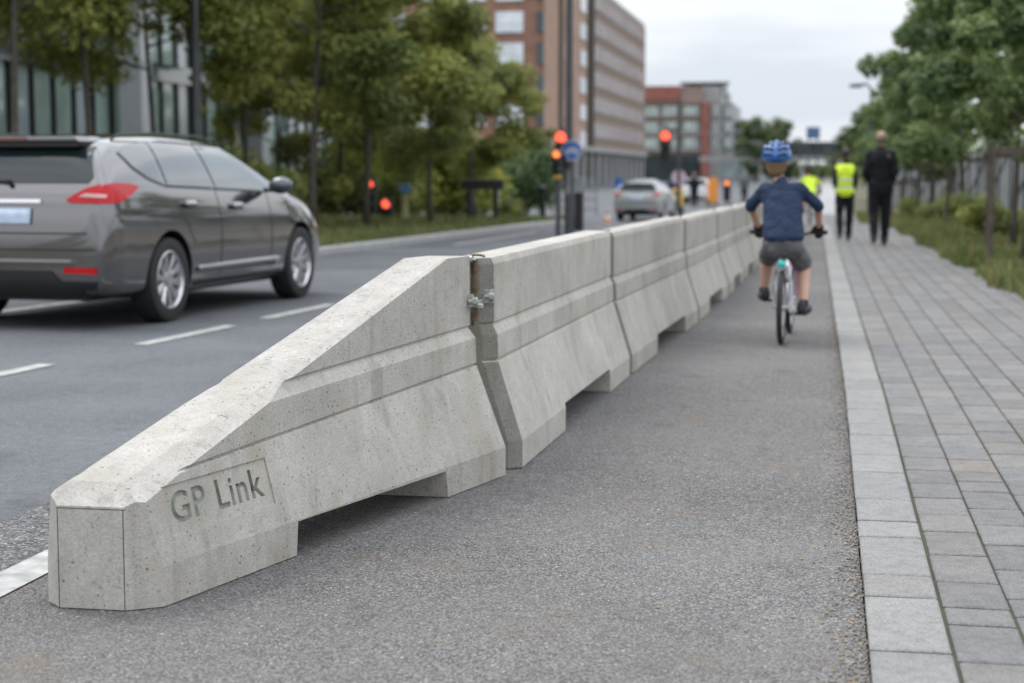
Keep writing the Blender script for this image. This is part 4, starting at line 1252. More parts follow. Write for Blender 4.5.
GREEN = ((.095, .135, .038), (.41, .42, .115))
DKGREEN = ((.075, .130, .050), (.25, .32, .12))
YELLOWG = ((.13, .17, .03), (.42, .42, .08))
def make_tree(name, seed, Ht, rad, base, cols_=GREEN, n=15000, leafs=.12, trunk_r=.07, lean=(0, 0), nlimb=11, autumn=.1, cutoff=None):
    rnd = random.Random(seed)
    root = bpy.data.objects.new(name, None); COL.objects.link(root)
    lx, ly = lean
    def tp(z): t = z / Ht; return Vector((lx * t + .13 * (math.sin(3.4 * t + seed) - math.sin(seed)), ly * t + .10 * (math.sin(4 * t + seed * 2) - math.sin(seed * 2)), z))
    q = MB()
    q.tube([tp(Ht * i / 9 * .93) for i in range(10)], [trunk_r * (1.25 if i == 0 else 1) * (1 - .088 * i) for i in range(10)], 9)
    clumps = []
    for i in range(nlimb):
        z0 = base * .85 + (Ht * .86 - base * .85) * (i / nlimb) ** .9
        a = i * 2.4 + rnd.random() * .8
        frac = (z0 - base * .85) / (Ht - base * .85)
        prof = math.sin(min(1, .30 + frac * .9) * PI * .82 + .25)
        L_ = rad * (.55 + .5 * max(.1, prof)) * rnd.uniform(.8, 1.15)
        p0 = tp(z0); rise = rnd.uniform(.22, .55)
        d = Vector((math.cos(a), math.sin(a), rise)).normalized()
        p1 = p0 + d * L_ * .5 + Vector((0, 0, .05)); p2 = p0 + d * L_ * .95 + Vector((0, 0, -.05))
        q.tube([p0, p1, p2], [trunk_r * .42, trunk_r * .26, trunk_r * .08], 6)
        for (pp, rr) in ((p1, .34), (p2, .30), (p0.lerp(p2, .72) + Vector((rnd.gauss(0, .2), rnd.gauss(0, .2), .25)), .30)):
            tone = rnd.uniform(.05, .85)
            if rnd.random() < autumn: tone = 1.15
            clumps.append((pp + Vector((rnd.gauss(0, .1), rnd.gauss(0, .1), rnd.gauss(0, .08))) * rad, rad * rr * rnd.uniform(.75, 1.2), tone))
        for _ in range(2):                                       # stray sprays at the outline
            e = p2 + Vector((rnd.gauss(0, .28), rnd.gauss(0, .28), rnd.gauss(0, .22))) * rad * .8
            clumps.append((e, rad * .13, rnd.uniform(.3, .9)))
    clumps.append((tp(Ht * .95), rad * .38, .6))
    q.build('trunk', M['bark'], root, smooth='full')
    me = leaf_mesh('crown', clumps, n, leafs, cols_, rnd)
    c = link('crown', me, M['leaf'], root)
    return root

def make_shrub(name, seed, rx, rz, cols_, n=3500, leafs=.10):
    rnd = random.Random(seed)
    root = bpy.data.objects.new(name, None); COL.objects.link(root)
    q = MB(); cl = []
    for i in range(9):
        a = i * .7 + rnd.random() * .5; r_ = rx * rnd.uniform(.2, .75)
        e = Vector((math.cos(a) * r_, math.sin(a) * r_, rz * rnd.uniform(.35, .85)))
        q.tube([(0.05 * math.cos(a), .05 * math.sin(a), 0), e * .5, e], [.025, .018, .006], 5)
        cl.append((e, rx * rnd.uniform(.35, .5), rnd.uniform(.1, .8)))
    cl.append((Vector((0, 0, rz * .45)), rx * .6, .3))
    q.build('stem', M['bark'], root, smooth='full')
    link('foliage', leaf_mesh('foliage', cl, n, leafs, cols_, rnd, flat=.9), M['leaf'], root)
    return root

LT = 'street trees along the far side of the road'
RT_ = 'staked young trees along the footpath'
tl = [make_tree('street_tree', 11, 7.4, 1.75, 1.9, n=24000, leafs=.115, trunk_r=.075),
      make_tree('street_tree', 23, 6.8, 1.65, 1.8, n=23000, leafs=.115, trunk_r=.07, autumn=.25),
      make_tree('street_tree', 37, 7.0, 1.9, 2.0, n=24000, leafs=.115, trunk_r=.07),
      make_tree('street_tree', 41, 4.4, 1.45, 1.5, n=18000, leafs=.11, trunk_r=.06, nlimb=10, autumn=.15),
      make_tree('street_tree', 43, 9.5, 2.4, 4.2, n=24000, leafs=.13, trunk_r=.07, nlimb=12, autumn=.15)]
def put(proto, used, x, y, z, rz, sc, label, cat, group=None):
    o = proto if id(proto) not in used else copy_tree(proto)
    used.add(id(proto))
    o.location = (x, y, z); o.rotation_euler = (0, 0, rz); o.scale = (sc, sc, sc)
    return tag(o, label, cat, group)
used = set()
def atx(px, Y): return (px - VX) / FPX * Y
left_spots = [
    (303, 29.5, 0, .3, 1.0, 'street tree rising just behind the bonnet of the grey estate car'),
    (361, 32.5, 1, 1.2, 1.0, 'street tree with dark trunk beside the two low red signal lamps'),
    (429, 34.5, 3, 2.2, .98, 'slightly leaning street tree in the middle of the grass verge'),
    (476, 39.0, 3, 1.1, .95, 'last street tree of the verge, nearest the brick office block'),
    (232, 30.0, 4, 5.0, .86, 'street tree whose crown hangs over the windows of the grey estate car'),
    (135, 29.0, 4, 3.2, .82, 'street tree with crown above the roof of the grey estate car'),
    (62, 26.0, 4, 2.6, 1.0, 'tall street tree before the dark glass facade, crown cut by the top edge'),
    (-30, 24.0, 4, 1.0, 1.0, 'leftmost street tree, only its lower branches reaching into the corner'),
    (330, 42.0, 2, 5.5, 1.1, 'street tree in the second row behind the pair of low red signals'),
    (268, 42.0, 1, .8, .95, 'street tree in the second row right of the pale facade column'),
    (398, 46.0, 3, 3.8, 1.15, 'street tree in the second row with yellowing leaves'),
]
for px, Y, v, rz, sc, lb in left_spots:
    put(tl[v], used, atx(px, Y), Y, .06 if Y < 42 else 0, rz, sc, lb, 'tree', LT)

tr = [make_tree('staked_tree', 51, 5.3, 1.12, 1.55, DKGREEN, n=13000, leafs=.11, trunk_r=.05, lean=(.35, .1), autumn=.04),
      make_tree('staked_tree', 67, 5.0, 1.10, 1.6, DKGREEN, n=12000, leafs=.11, trunk_r=.048, lean=(.15, .1), autumn=.04)]
used2 = set()
right_spots = [(1014, 21.3, 0, 0.4, 1.0, 'nearest staked tree, at the right edge of the picture'), (1004, 25.6, 1, 2.0, 1.05, 'second staked tree, its trunk close behind the nearest one'),
               (961, 34.5, 0, 3.1, 1.08, 'third staked tree from the right edge, above the lush grass'), (929, 44, 1, 4.4, 1.1, 'fourth staked tree from the right edge, to the right of the man in black'),
               (912, 53, 0, 5.2, 1.15, 'fifth staked tree from the right edge, just beyond the man in black'), (899, 62, 1, 1.2, 1.2, 'sixth staked tree from the right edge, behind the head of the man in black'),
               (888, 74, 0, 2.2, 1.1, 'seventh staked tree from the right edge, seen between the two walkers'), (878, 88, 1, .2, 1.1, 'eighth staked tree from the right edge, far down the footpath'),
               (868, 106, 0, 3.7, 1.1, 'ninth and farthest staked tree, beside the head of the walker in yellow')]
GS = 'timber tree stakes along the footpath'
stake = None
for i, (px, Y, v, rz, sc, lb) in enumerate(right_spots):
    x = atx(px, Y)
    put(tr[v], used2, x, Y, .02, rz, sc, lb, 'tree', RT_)
    if i < 7:
        if stake is None:
            stake = empty('tree_stake', (0, 0, 0)); tag(stake, None, 'tree stake', GS)
            for sx in (-.42, .42):
                q = MB(); q.cyl((sx, 0, 0), (sx * .95, 0, 1.55), .035, .032, n=10); q.build('post', M['wood'], stake, smooth=True)
            q = MB(); q.box((0, .04, 1.42), (.98, .03, .08)); q.bevel(.004, 1); q.build('crossbar', M['wood'], stake)
            q = MB(); q.tube([(-.06, 0, 1.36), (0, -.07, 1.36), (.06, 0, 1.36)], .012, 6); q.build('tie', M['rubber'], stake)
            o = stake
        else:
            o = copy_tree(stake)
        nm = ['nearest', 'second', 'third', 'fourth', 'fifth', 'sixth', 'seventh'][i]
        o['label'] = 'two timber posts with a crossbar holding the ' + nm + ' tree from the right edge'
        o.location = (x + .02, Y - .12, .0); o.rotation_euler = (0, 0, .25 if i % 2 else -.1)

# shrubs
used3 = set()
sy = make_shrub('shrub', 5, 1.3, 1.7, YELLOWG, n=4500, leafs=.13)
sg_ = make_shrub('shrub', 8, 1.1, 1.4, GREEN, n=4500, leafs=.12)
sk_ = make_shrub('shrub', 9, 1.6, 2.6, DKGREEN, n=8000, leafs=.15)
SG = 'shrubs behind the grass verge'
for px, Y, pr, sc, lb in [(352, 44, sy, 1.15, 'yellow green shrub behind the trunk beside the red signals'), (452, 47, sy, 1.25, 'brightest yellow green shrub, right of the leaning trunk'), (412, 45, sy, .9, 'small yellow green shrub left of the leaning trunk'),
                          (318, 42, sg_, 1.1, 'mid green shrub right of the bonnet of the grey car'), (385, 43, sg_, .8, 'low green shrub behind the lower red signal'), (478, 58, sk_, .8, 'dark shrub behind the black display frame'),
                          (523, 62, sk_, 1.22, 'large rounded dark green shrub before the brick block'), (283, 41, sg_, 1.0, 'green shrub left of the bonnet, under the second row trees'), (508, 43, sg_, .42, 'small low shrub beside the black display frame'),
                          (434, 48, sk_, .62, 'dark low shrub at the foot of the leaning trunk'), (240, 38, sg_, 1.2, 'green shrub seen through the windows side of the grey car'),
                          (500, 66, sk_, .9, 'dark green shrub left of the large rounded one'), (372, 52, sy, 1.5, 'tall yellow green shrub behind the lower ones at left')]:
    put(pr, used3, atx(px, Y), Y, 0.0, px * .1, sc, lb, 'shrub', SG)
for px, Y, sc, lb in [(985, 30, .55, 'rounded green bush in the grass beside the fence, between two stakes'), (938, 40, .5, 'low green bush in the grass under the fourth staked tree'), (915, 52, .6, 'low green bush under the far staked trees')]:
    put(sg_, used3, atx(px, Y), Y, 0, px, sc, lb, 'shrub', 'bushes beside the footpath')
# far trees over the bridge
ft = set()
far_t = make_tree('far_tree', 91, 17, 5.2, 3, ((.05, .085, .03), (.17, .21, .075)), n=9000, leafs=.55, trunk_r=.3)
for px, Y, sc, lb in [(758, 300, .66, 'far tree left of the blue helmet beyond the roofs'), (779, 330, .70, 'far rounded tree directly behind the blue helmet'), (742, 420, .70, 'far tree against the end of the glass office block'), (848, 260, .50, 'far tree right of the motorway sign, at the end of the footpath'), (862, 230, .55, 'far tree behind the yellow vested walker'), (768, 380, .75, 'farthest tree, left of the bridge')]:
    put(far_t, ft, atx(px, Y), Y, -.7, px, sc, lb, 'tree', 'trees beyond the junction')

for k, (px, Y) in enumerate([(775, 345), (790, 350), (806, 340), (822, 352), (838, 344), (853, 350)]):
    put(sk_, used3, atx(px, Y), Y, -.7, k * 1.1, 1.5, ['first', 'second', 'third', 'fourth', 'fifth', 'sixth'][k] + ' far dark bush from the left in the opening under the bridge', 'shrub', 'far bushes under the bridge')
# ------------------------------------------------------------------ fence on the right
fr = empty('fence', (0, 0, 0), 0, 'pale grey upright slat fence behind the staked trees at right', 'fence')
M['fence'] = mat('fence_pale', (.30, .31, .32), .7, var=.12, scale=2)
def fx(y): return 4.1 - .012 * (y - 30)
y = 24.0; i = 0
while y < 120:
    p = MB(); p.box((fx(y), y, 1.0), (.10, .10, 2.05)); p.bevel(.006, 1); p.build('post', M['pole'], fr)
    q = MB(); ye = y + 2.4; yy_ = y + .1
    while yy_ < ye - .05:
        q.box((fx(yy_), yy_, 1.0), (.022, .095, 1.80)); yy_ += .15
    q.box((fx(y) + .03, (y + ye) / 2, .35), (.04, 2.3, .06)); q.box((fx(y) + .03, (y + ye) / 2, 1.65), (.04, 2.3, .06))
    q.build('slat_panel', M['fence'], fr)
    if i % 2 == 0 and y < 70:
        r_ = MB(); r_.tube([(fx(y) - .75, y, .02), (fx(y) - .05, y, 1.7)], .03, 8); r_.build('brace', M['pole'], fr)
    y = ye; i += 1
hd = make_shrub('hedge', 77, 2.2, 2.8, DKGREEN, n=9000, leafs=.2)
hu = set()
for k, (x, y) in enumerate([(7.2, 38), (7.5, 46), (7.0, 55), (6.8, 66), (7.4, 80), (6.5, 96), (7.0, 115)]):
    put(hd, hu, x, y, 0, k * 1.3, 1.1, 'dark bush beyond the pale fence, number ' if False else ['nearest', 'second', 'third', 'fourth', 'fifth', 'sixth', 'farthest'][k] + ' dark bush beyond the pale fence', 'bush', 'bushes beyond the fence')

# ------------------------------------------------------------------ buildings
def building_mats():
    M['brick'] = mat('brown_brick', (.23, .125, .09), .9, var=.14, scale=.8)
    M['brick_orange'] = mat('orange_brick', (.36, .235, .17), .9, var=.12, scale=.8)
    M['brick_red'] = mat('red_panel', (.27, .105, .085), .85, var=.1, scale=.7)
    M['stone'] = mat('grey_stone', (.33, .33, .33), .85, var=.1, scale=.6)
    M['band'] = mat('brown_band', (.22, .165, .125), .85, var=.1, scale=.6)
    M['pane'] = mat('sky_lit_pane', (.30, .36, .38), .12, var=.25, scale=.35, spec=.8, coat=.4)
    M['blind'] = mat('pale_blind', (.60, .64, .68), .5, var=.2, scale=.4)
    M['dark_pane'] = mat('dark_pane', (.035, .05, .055), .08, var=.3, scale=.3, coat=.3)
    M['green_pane'] = mat('green_pane', (.27, .36, .33), .08, var=.4, scale=.45, coat=.5)
    M['roofing'] = mat('roof_felt', (.13, .13, .135), .9, var=.1)
building_mats()

def bld_wall(name, x0, x1, y0, y1, z0, z1, mt, root):
    q = MB(); q.box(((x0 + x1) / 2, (y0 + y1) / 2, (z0 + z1) / 2), (x1 - x0, y1 - y0, z1 - z0)); return q.build(name, mt, root)

# office block with brick front, orange corner and banded side
ob = empty('office_block', (-30, 181, -.7), 0, 'tall brick office block with pale banded windows, its corner above the blue sign', 'building')
def P(o, name, mbx, mt):
    r_ = mbx.build(name, mt, o); r_.matrix_parent_inverse = Matrix.Translation(o.location).inverted(); return r_
XB = -30.0
q = MB(); q.box((XB - 25, 232, 13.0), (50, 102, 23.4)); P(ob, 'wall', q, M['brick'])
q = MB(); q.box((XB - 25, 232, 25.1), (50.6, 102.6, .7)); P(ob, 'cornice', q, M['stone'])
q = MB(); q.box((XB + .05, 186.3, 14.0), (.5, 9.6, 21.0)); P(ob, 'corner_tower', q, M['brick_orange'])
q = MB(); q.box((XB + .1, 203, 14.0), (.4, 23, 20.0)); P(ob, 'side_pier_wall', q, M['brick_orange'])
for yy_ in (192.2, 215.5, 219.0):
    q = MB(); q.box((XB + .35, yy_, 12.5), (.5, 1.3, 24.0)); P(ob, 'pier', q, M['bark'])
q = MB(); q.box((XB + .2, 251.5, 14.2), (.6, 63, 20.8)); P(ob, 'banded_facade', q, M['band'])
for k, zc in enumerate((20.45, 17.1, 13.8, 10.45, 7.2)):
    for (xa, xb, mt_) in ((546 - 7, 546 + 0, 'dark_pane'), (497, 525, 'blind'), (469, 487, 'blind'), (446, 463, 'blind'), (414, 434, 'blind'), (384, 404, 'pane'), (350, 374, 'pane'), (318, 340, 'pane'), (285, 306, 'pane')):
        a_, b_ = atx(xa, 180.9), atx(xb, 180.9)
        q = MB(); q.box(((a_ + b_) / 2, 180.9, zc), (b_ - a_, .3, 2.2)); 
        if mt_ != 'dark_pane': q.box(((a_ + b_) / 2, 180.72, zc), (.12, .1, 2.2), mi=1); q.box(((a_ + b_) / 2, 180.72, zc), (b_ - a_, .1, .1), mi=1)
        P(ob, 'window', q, [M[mt_], M['white']])
for k in range(7):
    zc = 4.4 + k * 3.3
    for j in range(2):
        q = MB(); yc = 195.8 + j * 11.5; q.box((XB + .3, yc + 3.0, zc + .8), (.3, 5.2, 1.9)); P(ob, 'window', q, M['blind' if (k + j) % 2 else 'pane'])
for k in range(6):
    zc = 5.9 + k * 3.3
    q = MB(); q.box((XB + .52, 251.5, zc + .7), (.14, 61, 1.95)); w = P(ob, 'window_band', q, M['blind'])
    q = MB()
    for j in range(20): q.box((XB + .64, 222.5 + j * 3.05, zc + .7), (.14, .75, 2.0))
    P(ob, 'mullion', q, M['brick'])['kind'] = 'stuff'
q = MB(); q.box((XB + .42, 240, 4.05), (.9, 88, .55)); P(ob, 'string_course', q, M['stone'])
for j in range(13):
    q = MB(); q.box((XB + .45, 197 + j * 7, 1.6), (.3, 1.5, 4.6)); P(ob, 'column', q, M['stone'])
q = MB(); q.box((XB + .16, 240, 1.6), (.2, 87, 4.4)); P(ob, 'shopfront', q, M['dark_pane'])
q = MB()
for j in range(7): q.box((-34.5 - j * 7.5, 180.8, 1.6), (5.2, .35, 3.6))
for j in range(7):
    q2 = MB(); q2.box((-34.5 - j * 7.5, 180.8, 1.6), (5.2, .35, 3.6)); P(ob, 'shopfront', q2, M['dark_pane'])
q.bm.free()

# second block across the junction
sb = empty('office_block', (-26, 330, -.7), 0, 'stepped red and grey glass office block beyond the junction, left of the child', 'building')
def bxp(name, px0, px1, Y, dy, ztop, mt, zb=-.7):
    a_, b_ = atx(px0, Y), atx(px1, Y)
    q = MB(); q.box(((a_ + b_) / 2, Y + dy / 2, (ztop + zb) / 2), (b_ - a_, dy, ztop - zb)); return P(sb, name, q, mt)
zy = lambda y_, Y: CAMH + (HY - y_) / FPX * Y
bxp('wall', 640, 704, 330, 40, zy(88, 330), mat('muted_brick', (.27, .20, .175), .9, var=.1, scale=.5))
bxp('red_parapet', 643, 683, 329.6, 12, zy(87, 329), M['brick_red'], zy(101, 329))
bxp('glass_wing', 684, 722, 332, 38, zy(88, 332), M['stone'])
bxp('stair_tower', 704, 711, 329, 10, zy(104, 329), M['brick_red'])
bxp('low_wing', 722, 734, 336, 34, zy(104, 336), M['stone'])
bxp('low_wing', 734, 762, 345, 40, zy(121, 345), M['stone'])
for (y_, mt_) in ((112, 'green_pane'), (127, 'green_pane'), (143, 'green_pane')):
    for a_, b_ in ((646, 662), (665, 681), (686, 702), (712, 721), (724, 733)):
        X0, X1 = atx(a_, 329.5), atx(b_, 329.5)
        Yw = 329.9 if b_ < 704 else 331.8 if b_ < 722 else 335.8
        q = MB(); q.box(((X0 + X1) / 2, Yw, zy(y_, 330)), (X1 - X0, .3, 1.9))
        for k in range(1, 4): q.box((X0 + (X1 - X0) * k / 4, Yw - .2, zy(y_, 330)), (.18, .14, 1.9), mi=1)
        P(sb, 'window', q, [M[mt_], M['white']])
for y_ in (104, 119, 134, 150):
    q = MB(); q.box((atx(683, 329), 329.75, zy(y_, 329)), (atx(721, 329) - atx(645, 329), .4, .45)); P(sb, 'floor_band', q, M['band' if y_ < 130 else 'stone'])
for y_ in (126, 136, 147, 158):
    q = MB(); q.box((atx(748, 345), 344.8, zy(y_, 345)), (atx(760, 345) - atx(737, 345), .3, 1.1)); P(sb, 'window', q, M['dark_pane'])
q = MB(); q.box((atx(674, 329.8), 329.8, zy(170, 329)), (atx(704, 329) - atx(645, 329), .5, 6.0)); P(sb, 'shopfront', q, M['dark_pane'])
q = MB(); q.box((atx(733, 336), 335.7, zy(172, 336)), (atx(756, 336) - atx(712, 336), .5, 4.6)); P(sb, 'shopfront', q, M['pane'])
for pxx in (686, 696, 706, 718, 728):                              # open steel roof frame
    q = MB(); X = atx(pxx, 334); q.box((X, 334, zy(94, 334)), (.35, .35, 3.2)); P(sb, 'roof_frame_post', q, M['pole'])
q = MB(); q.box((atx(707, 334), 334, zy(85, 334)), (atx(732, 334) - atx(684, 334), 2.5, .4)); P(sb, 'roof_frame_beam', q, M['pole'])
q = MB(); q.box((atx(707, 336), 338, zy(91, 336)), (atx(728, 334) - atx(690, 334), 6, 2.0)); P(sb, 'plant_room', q, M['blind'])

# row of low buildings behind the bridge, left of the road
lw = empty('apartment_building', (-20, 420, -.7), 0, 'pale low building far behind the glass block, under the far trees', 'building')
q = MB(); q.box((-18, 430, 5), (16, 20, 11)); P(lw, 'wall', q, M['stone'])
for j in range(4):
    for k in range(3):
        q = MB(); q.box((-23 + j * 3.4, 419.9, 2.2 + k * 3.2), (2.0, .3, 1.5)); P(lw, 'window', q, M['dark_pane'])

# road bridge closing the view
br = empty('bridge', (-2, 300, -.7), 0, 'dark road bridge crossing the far end of the street, behind the child', 'bridge')
X0, X1 = atx(776, 300), atx(850, 300)
q = MB(); q.box(((X0 + X1) / 2, 302, zy(159, 300)), (X1 - X0 + 26, 5, .9)); P(br, 'deck', q, M['stone'])
q = MB(); q.box(((X0 + X1) / 2, 299.2, zy(144, 300)), (X1 - X0, .5, .5)); P(br, 'top_beam', q, M['pole'])
q = MB(); q.box(((X0 + X1) / 2, 300.2, zy(151, 300)), (X1 - X0, .1, 2.2)); P(br, 'screen', q, M['dark_pane'])
n_ = 9
for j in range(n_ + 1):
    q = MB(); q.box((X0 + (X1 - X0) * j / n_, 299.4, zy(151.5, 300)), (.28, .4, 3.0)); P(br, 'screen_post', q, M['pole'])
for xx in (X0 - 4, -3.5, X1 + 5):
    q = MB(); q.box((xx, 302, .7), (1.4, 4, 3.2)); P(br, 'pillar', q, M['stone'])

# glass office at the left
go = empty('glass_building', (-20, 30, 0), 0, 'glass fronted office with dark mullions and pale columns behind the left trees', 'building')
XG = -16.2
M['pale_cladding'] = mat('pale_cladding', (.46, .48, .50), .6, var=.08, scale=1)
q = MB(); q.box((XG - 8.1, 38, 6.5), (16, 40, 13.4)); P(go, 'wall', q, M['pole'])
for j in range(36):
    y0_ = 20 + j * 1.0
    q = MB(); q.box((XG + .0, y0_ + .5, 6.0), (.12, .86, 11.6)); P(go, 'glass_pane', q, M['green_pane' if j % 3 else 'pane'])
for j in range(37):
    q = MB(); q.box((XG + .09, 20 + j, 6.0), (.10, .07, 12.0)); P(go, 'mullion', q, M['black'])
for z_ in (.5, 1.9, 3.6, 5.6, 7.2):
    q = MB(); q.box((XG + .10, 38, z_), (.16, 36, .09 if z_ != 3.6 else .42)); P(go, 'transom', q, M['black'] if z_ != 3.6 else M['sign_blue'] if False else M['mirror_shell'])
for Yc in (37.1, 45.5, 29.0, 21.5):
    q = MB(); q.box((XG + .65, Yc, 6), (.55, .62, 12.6)); q.bevel(.03, 2); P(go, 'column', q, M['pale_cladding'])
q = MB(); q.box((XG + .3, 38, 12.6), (1.6, 38, .6)); P(go, 'roof_edge', q, M['sign_back'])
# ------------------------------------------------------------------ poles, signs and signals
SGN = 'traffic signals around the junction'
def signal(name, label, x, y, zl, lit='red_lamp', ph=None, head=1.0, z0=0.0, second=None, pole_r=.055, lamp_r=.105):
    root = empty(name, (x, y, 0), 0, label, 'traffic signal', SGN)
    q = MB(); q.cyl((0, 0, z0), (0, 0, zl + (.1 if ph is None else ph)), pole_r, n=14); q.build('pole', M['pole'], root, smooth=True)
    q = MB(); q.box((0, -.14, zl - .30 * head), (.30 * head, .18, .92 * head)); q.bevel(.03, 2); q.build('signal_head', M['black'], root)
    for k, zz in enumerate((zl, zl - .30 * head, zl - .60 * head)):
        mt_ = M[lit] if (k == 0) else M['dull_lens']
        q = MB(); q.cyl((0, -.245, zz), (0, -.225, zz), lamp_r * head, n=24); q.ball((0, -.235, zz), (lamp_r * head * .96, .035, lamp_r * head * .96), 3); q.build('lamp', mt_, root, smooth='full')
        q = MB()
        pts = [Vector((math.cos(R(a)) * lamp_r * 1.1 * head, 0, math.sin(R(a)) * lamp_r * 1.1 * head)) for a in range(0, 181, 20)]
        for a_, b_ in zip(pts, pts[1:]):
            o_ = Vector((0, -.235, zz)); q.bm.faces.new([q.bm.verts.new(p_) for p_ in (o_ + a_, o_ + b_, o_ + b_ * .95 + Vector((0, -.12, 0)), o_ + a_ * .95 + Vector((0, -.12, 0)))])
        bmesh.ops.remove_doubles(q.bm, verts=q.bm.verts, dist=1e-4)
        bmesh.ops.solidify(q.bm, geom=q.bm.faces[:], thickness=.004); q.build('visor', M['black'], root)
    return root
s1 = signal('traffic_signal', 'traffic signal showing red beside the round blue cycle sign', atx(565.5, 31.5), 31.5, zy(137, 31.3), ph=.18, z0=1.0, pole_r=.03, head=.70, lamp_r=.15)
s2 = signal('traffic_signal', 'low signal showing amber left of the blue sign, yellow box on its pole', atx(561, 31.0), 31.0, zy(154, 30.8), lit='amber_lamp', head=.5, lamp_r=.14, pole_r=.05)
q = MB(); q.box((0, -.10, zy(176, 31)), (.13, .12, .10)); q.bevel(.01, 2); q.build('push_button_box', M['yellow'], s2)
s3 = signal('traffic_signal', 'hanging signal showing orange red before the grey glass office block', atx(669, 62), 62, zy(118, 61.8), head=1.15, ph=.4, z0=2.6, pole_r=.04, lamp_r=.15)
q = MB(); q.tube([(0, 0, zy(113, 62)), (.45, .0, zy(112, 62)), (atx(682, 62) - atx(669, 62), 0, zy(113, 62))], .05, 10); q.build('mast_arm', M['pole'], s3, smooth='full')
q = MB(); q.cyl((atx(682, 62) - atx(669, 62), 0, -.7), (atx(682, 62) - atx(669, 62), 0, zy(82, 62)), .08, .06, n=12); q.build('mast', M['pole'], s3, smooth=True)
s4 = signal('traffic_signal', 'red signal lamp against the tree trunk, upper of the low pair', atx(368, 40), 40, zy(182, 39.8), head=.85)
s5 = signal('traffic_signal', 'red signal lamp with dark round surround, lower of the low pair', atx(384.5, 38), 38, zy(204, 37.8) , head=.95)
s6 = signal('traffic_signal', 'far signal showing orange beside the orange panel at the junction', atx(730, 95), 95, zy(171, 94.8), lit='amber_lamp', head=1.3, z0=-.7)

# tall lamp column at the kerb with the blue cycle sign
px_, Yp = 572, 31.72
lc = empty('lamp_column', (atx(px_, Yp), Yp, 0), 0, 'tall dark grey lamp column at the kerb carrying the round blue cycle sign', 'lamp post')
q = MB(); q.cyl((0, 0, 0), (0, 0, 1.3), .095, .085, n=16); q.cyl((0, 0, 1.3), (0, 0, 9.0), .072, .05, n=16); q.build('pole', M['pole'], lc, smooth=True)
q = MB(); q.tube([(0, 0, 8.9), (0, -.0, 9.2), (.9, -.1, 9.4)], .04, 8); q.build('arm', M['pole'], lc, smooth='full')
q = MB(); q.box((1.15, -.1, 9.4), (.6, .22, .1)); q.bevel(.02, 2); q.build('lamp_head', M['sign_back'], lc)
q = MB(); q.box((0, -.09, 1.0), (.08, .01, .45)); q.build('door', M['sign_back'], lc)
# round blue sign with a white bicycle
zs = zy(150.5, 31.5)
sgn = empty('cycle_sign', (atx(574.5, 31.2), 31.22, zs), 0, 'round blue sign with a white bicycle symbol on the lamp column', 'road sign')
q = MB(); q.cyl((0, 0, 0), (0, .012, 0), .185, n=48); q.build('plate', M['sign_blue'], sgn)
q = MB(); q.lathe([(.185, -.003), (.172, -.003), (.172, .014), (.185, .014)], (0, 0, 0), 'Y', 48); q.build('rim', M['white'], sgn)
q = MB(); q.box((0, .20, 0), (.05, .38, .04)); q.build('bracket', M['steel'], sgn)
def arc(c, r_, n=20): return [(c[0] + r_ * math.cos(2 * PI * k / n), -.004, c[1] + r_ * math.sin(2 * PI * k / n)) for k in range(n + 1)]
for nm_, lines in (('symbol_wheel', [arc((-.075, -.035), .046)]), ('symbol_wheel', [arc((.075, -.035), .046)]),
                   ('symbol_frame', [[(-.075, -.004, -.035), (-.035, -.004, .035), (.045, -.004, .035), (0, -.004, -.03), (-.035, -.004, .035)]]),
                   ('symbol_fork', [[(.075, -.004, -.035), (.045, -.004, .035), (.035, -.004, .07), (.06, -.004, .075)]])):
    q = MB()
    for ln in lines: q.tube(ln, .0085, 6)
    q.build(nm_, M['white'], sgn)
# small white sign plate lower on the same post, back boxes
tg = MB(); tg.box((0, 0, 0), (.20, .012, .26)); tg.bevel(.004, 1)
o = tg.build('notice_plate', M['sign_back'], None); o.location = (atx(581, 31.5), 31.6, zy(184, 31.5)); tag(o, 'small pale notice plate fixed low on the lamp column, back to us', 'sign')
tg = MB(); tg.box((0, 0, .0), (.17, .20, .74)); tg.box((0, 0, .385), (.20, .23, .03)); tg.bevel(.01, 1)
o = tg.build('control_cabinet', M['black'], None); o.location = (atx(582, 34), 34, .38); tag(o, 'dark control cabinet just right of the lamp column', 'cabinet')
tg = MB(); tg.box((0, 0, -.63), (.3, .2, .1)); tg.bm.free()

# second tall pole at left, among the trees
lp = empty('lamp_column', (atx(179, 27.5), 27.5, 0), 0, 'grey lamp column among the trees above the roof of the estate car', 'lamp post')
q = MB(); q.cyl((0, 0, 0), (0, 0, 8), .085, .055, n=14); q.build('pole', M['pole'], lp, smooth=True)
q = MB(); q.tube([(0, 0, 7.9), (.4, -.1, 8.2), (1.1, -.1, 8.3)], .04, 8); q.build('arm', M['pole'], lp, smooth='full')
# lamp head far right above the footpath trees
rl = empty('lamp_column', (atx(868, 70), 70, -.6), 0, 'distant lamp column with curved head standing over the far footpath trees', 'lamp post')
q = MB(); q.cyl((0, 0, 0), (0, 0, zy(92, 70) + .6), .09, .05, n=12); q.build('pole', M['pole'], rl, smooth=True)
zt = zy(90, 70) + .6
q = MB(); q.tube([(0, 0, zt - .1), (-.2, 0, zt + .12), (-.55, 0, zt + .1)], .045, 8); q.build('arm', M['pole'], rl, smooth='full')
q = MB(); q.ball((-.6, 0, zt + .06), (.32, .14, .09), 2); q.build('lamp_head', M['pole'], rl)

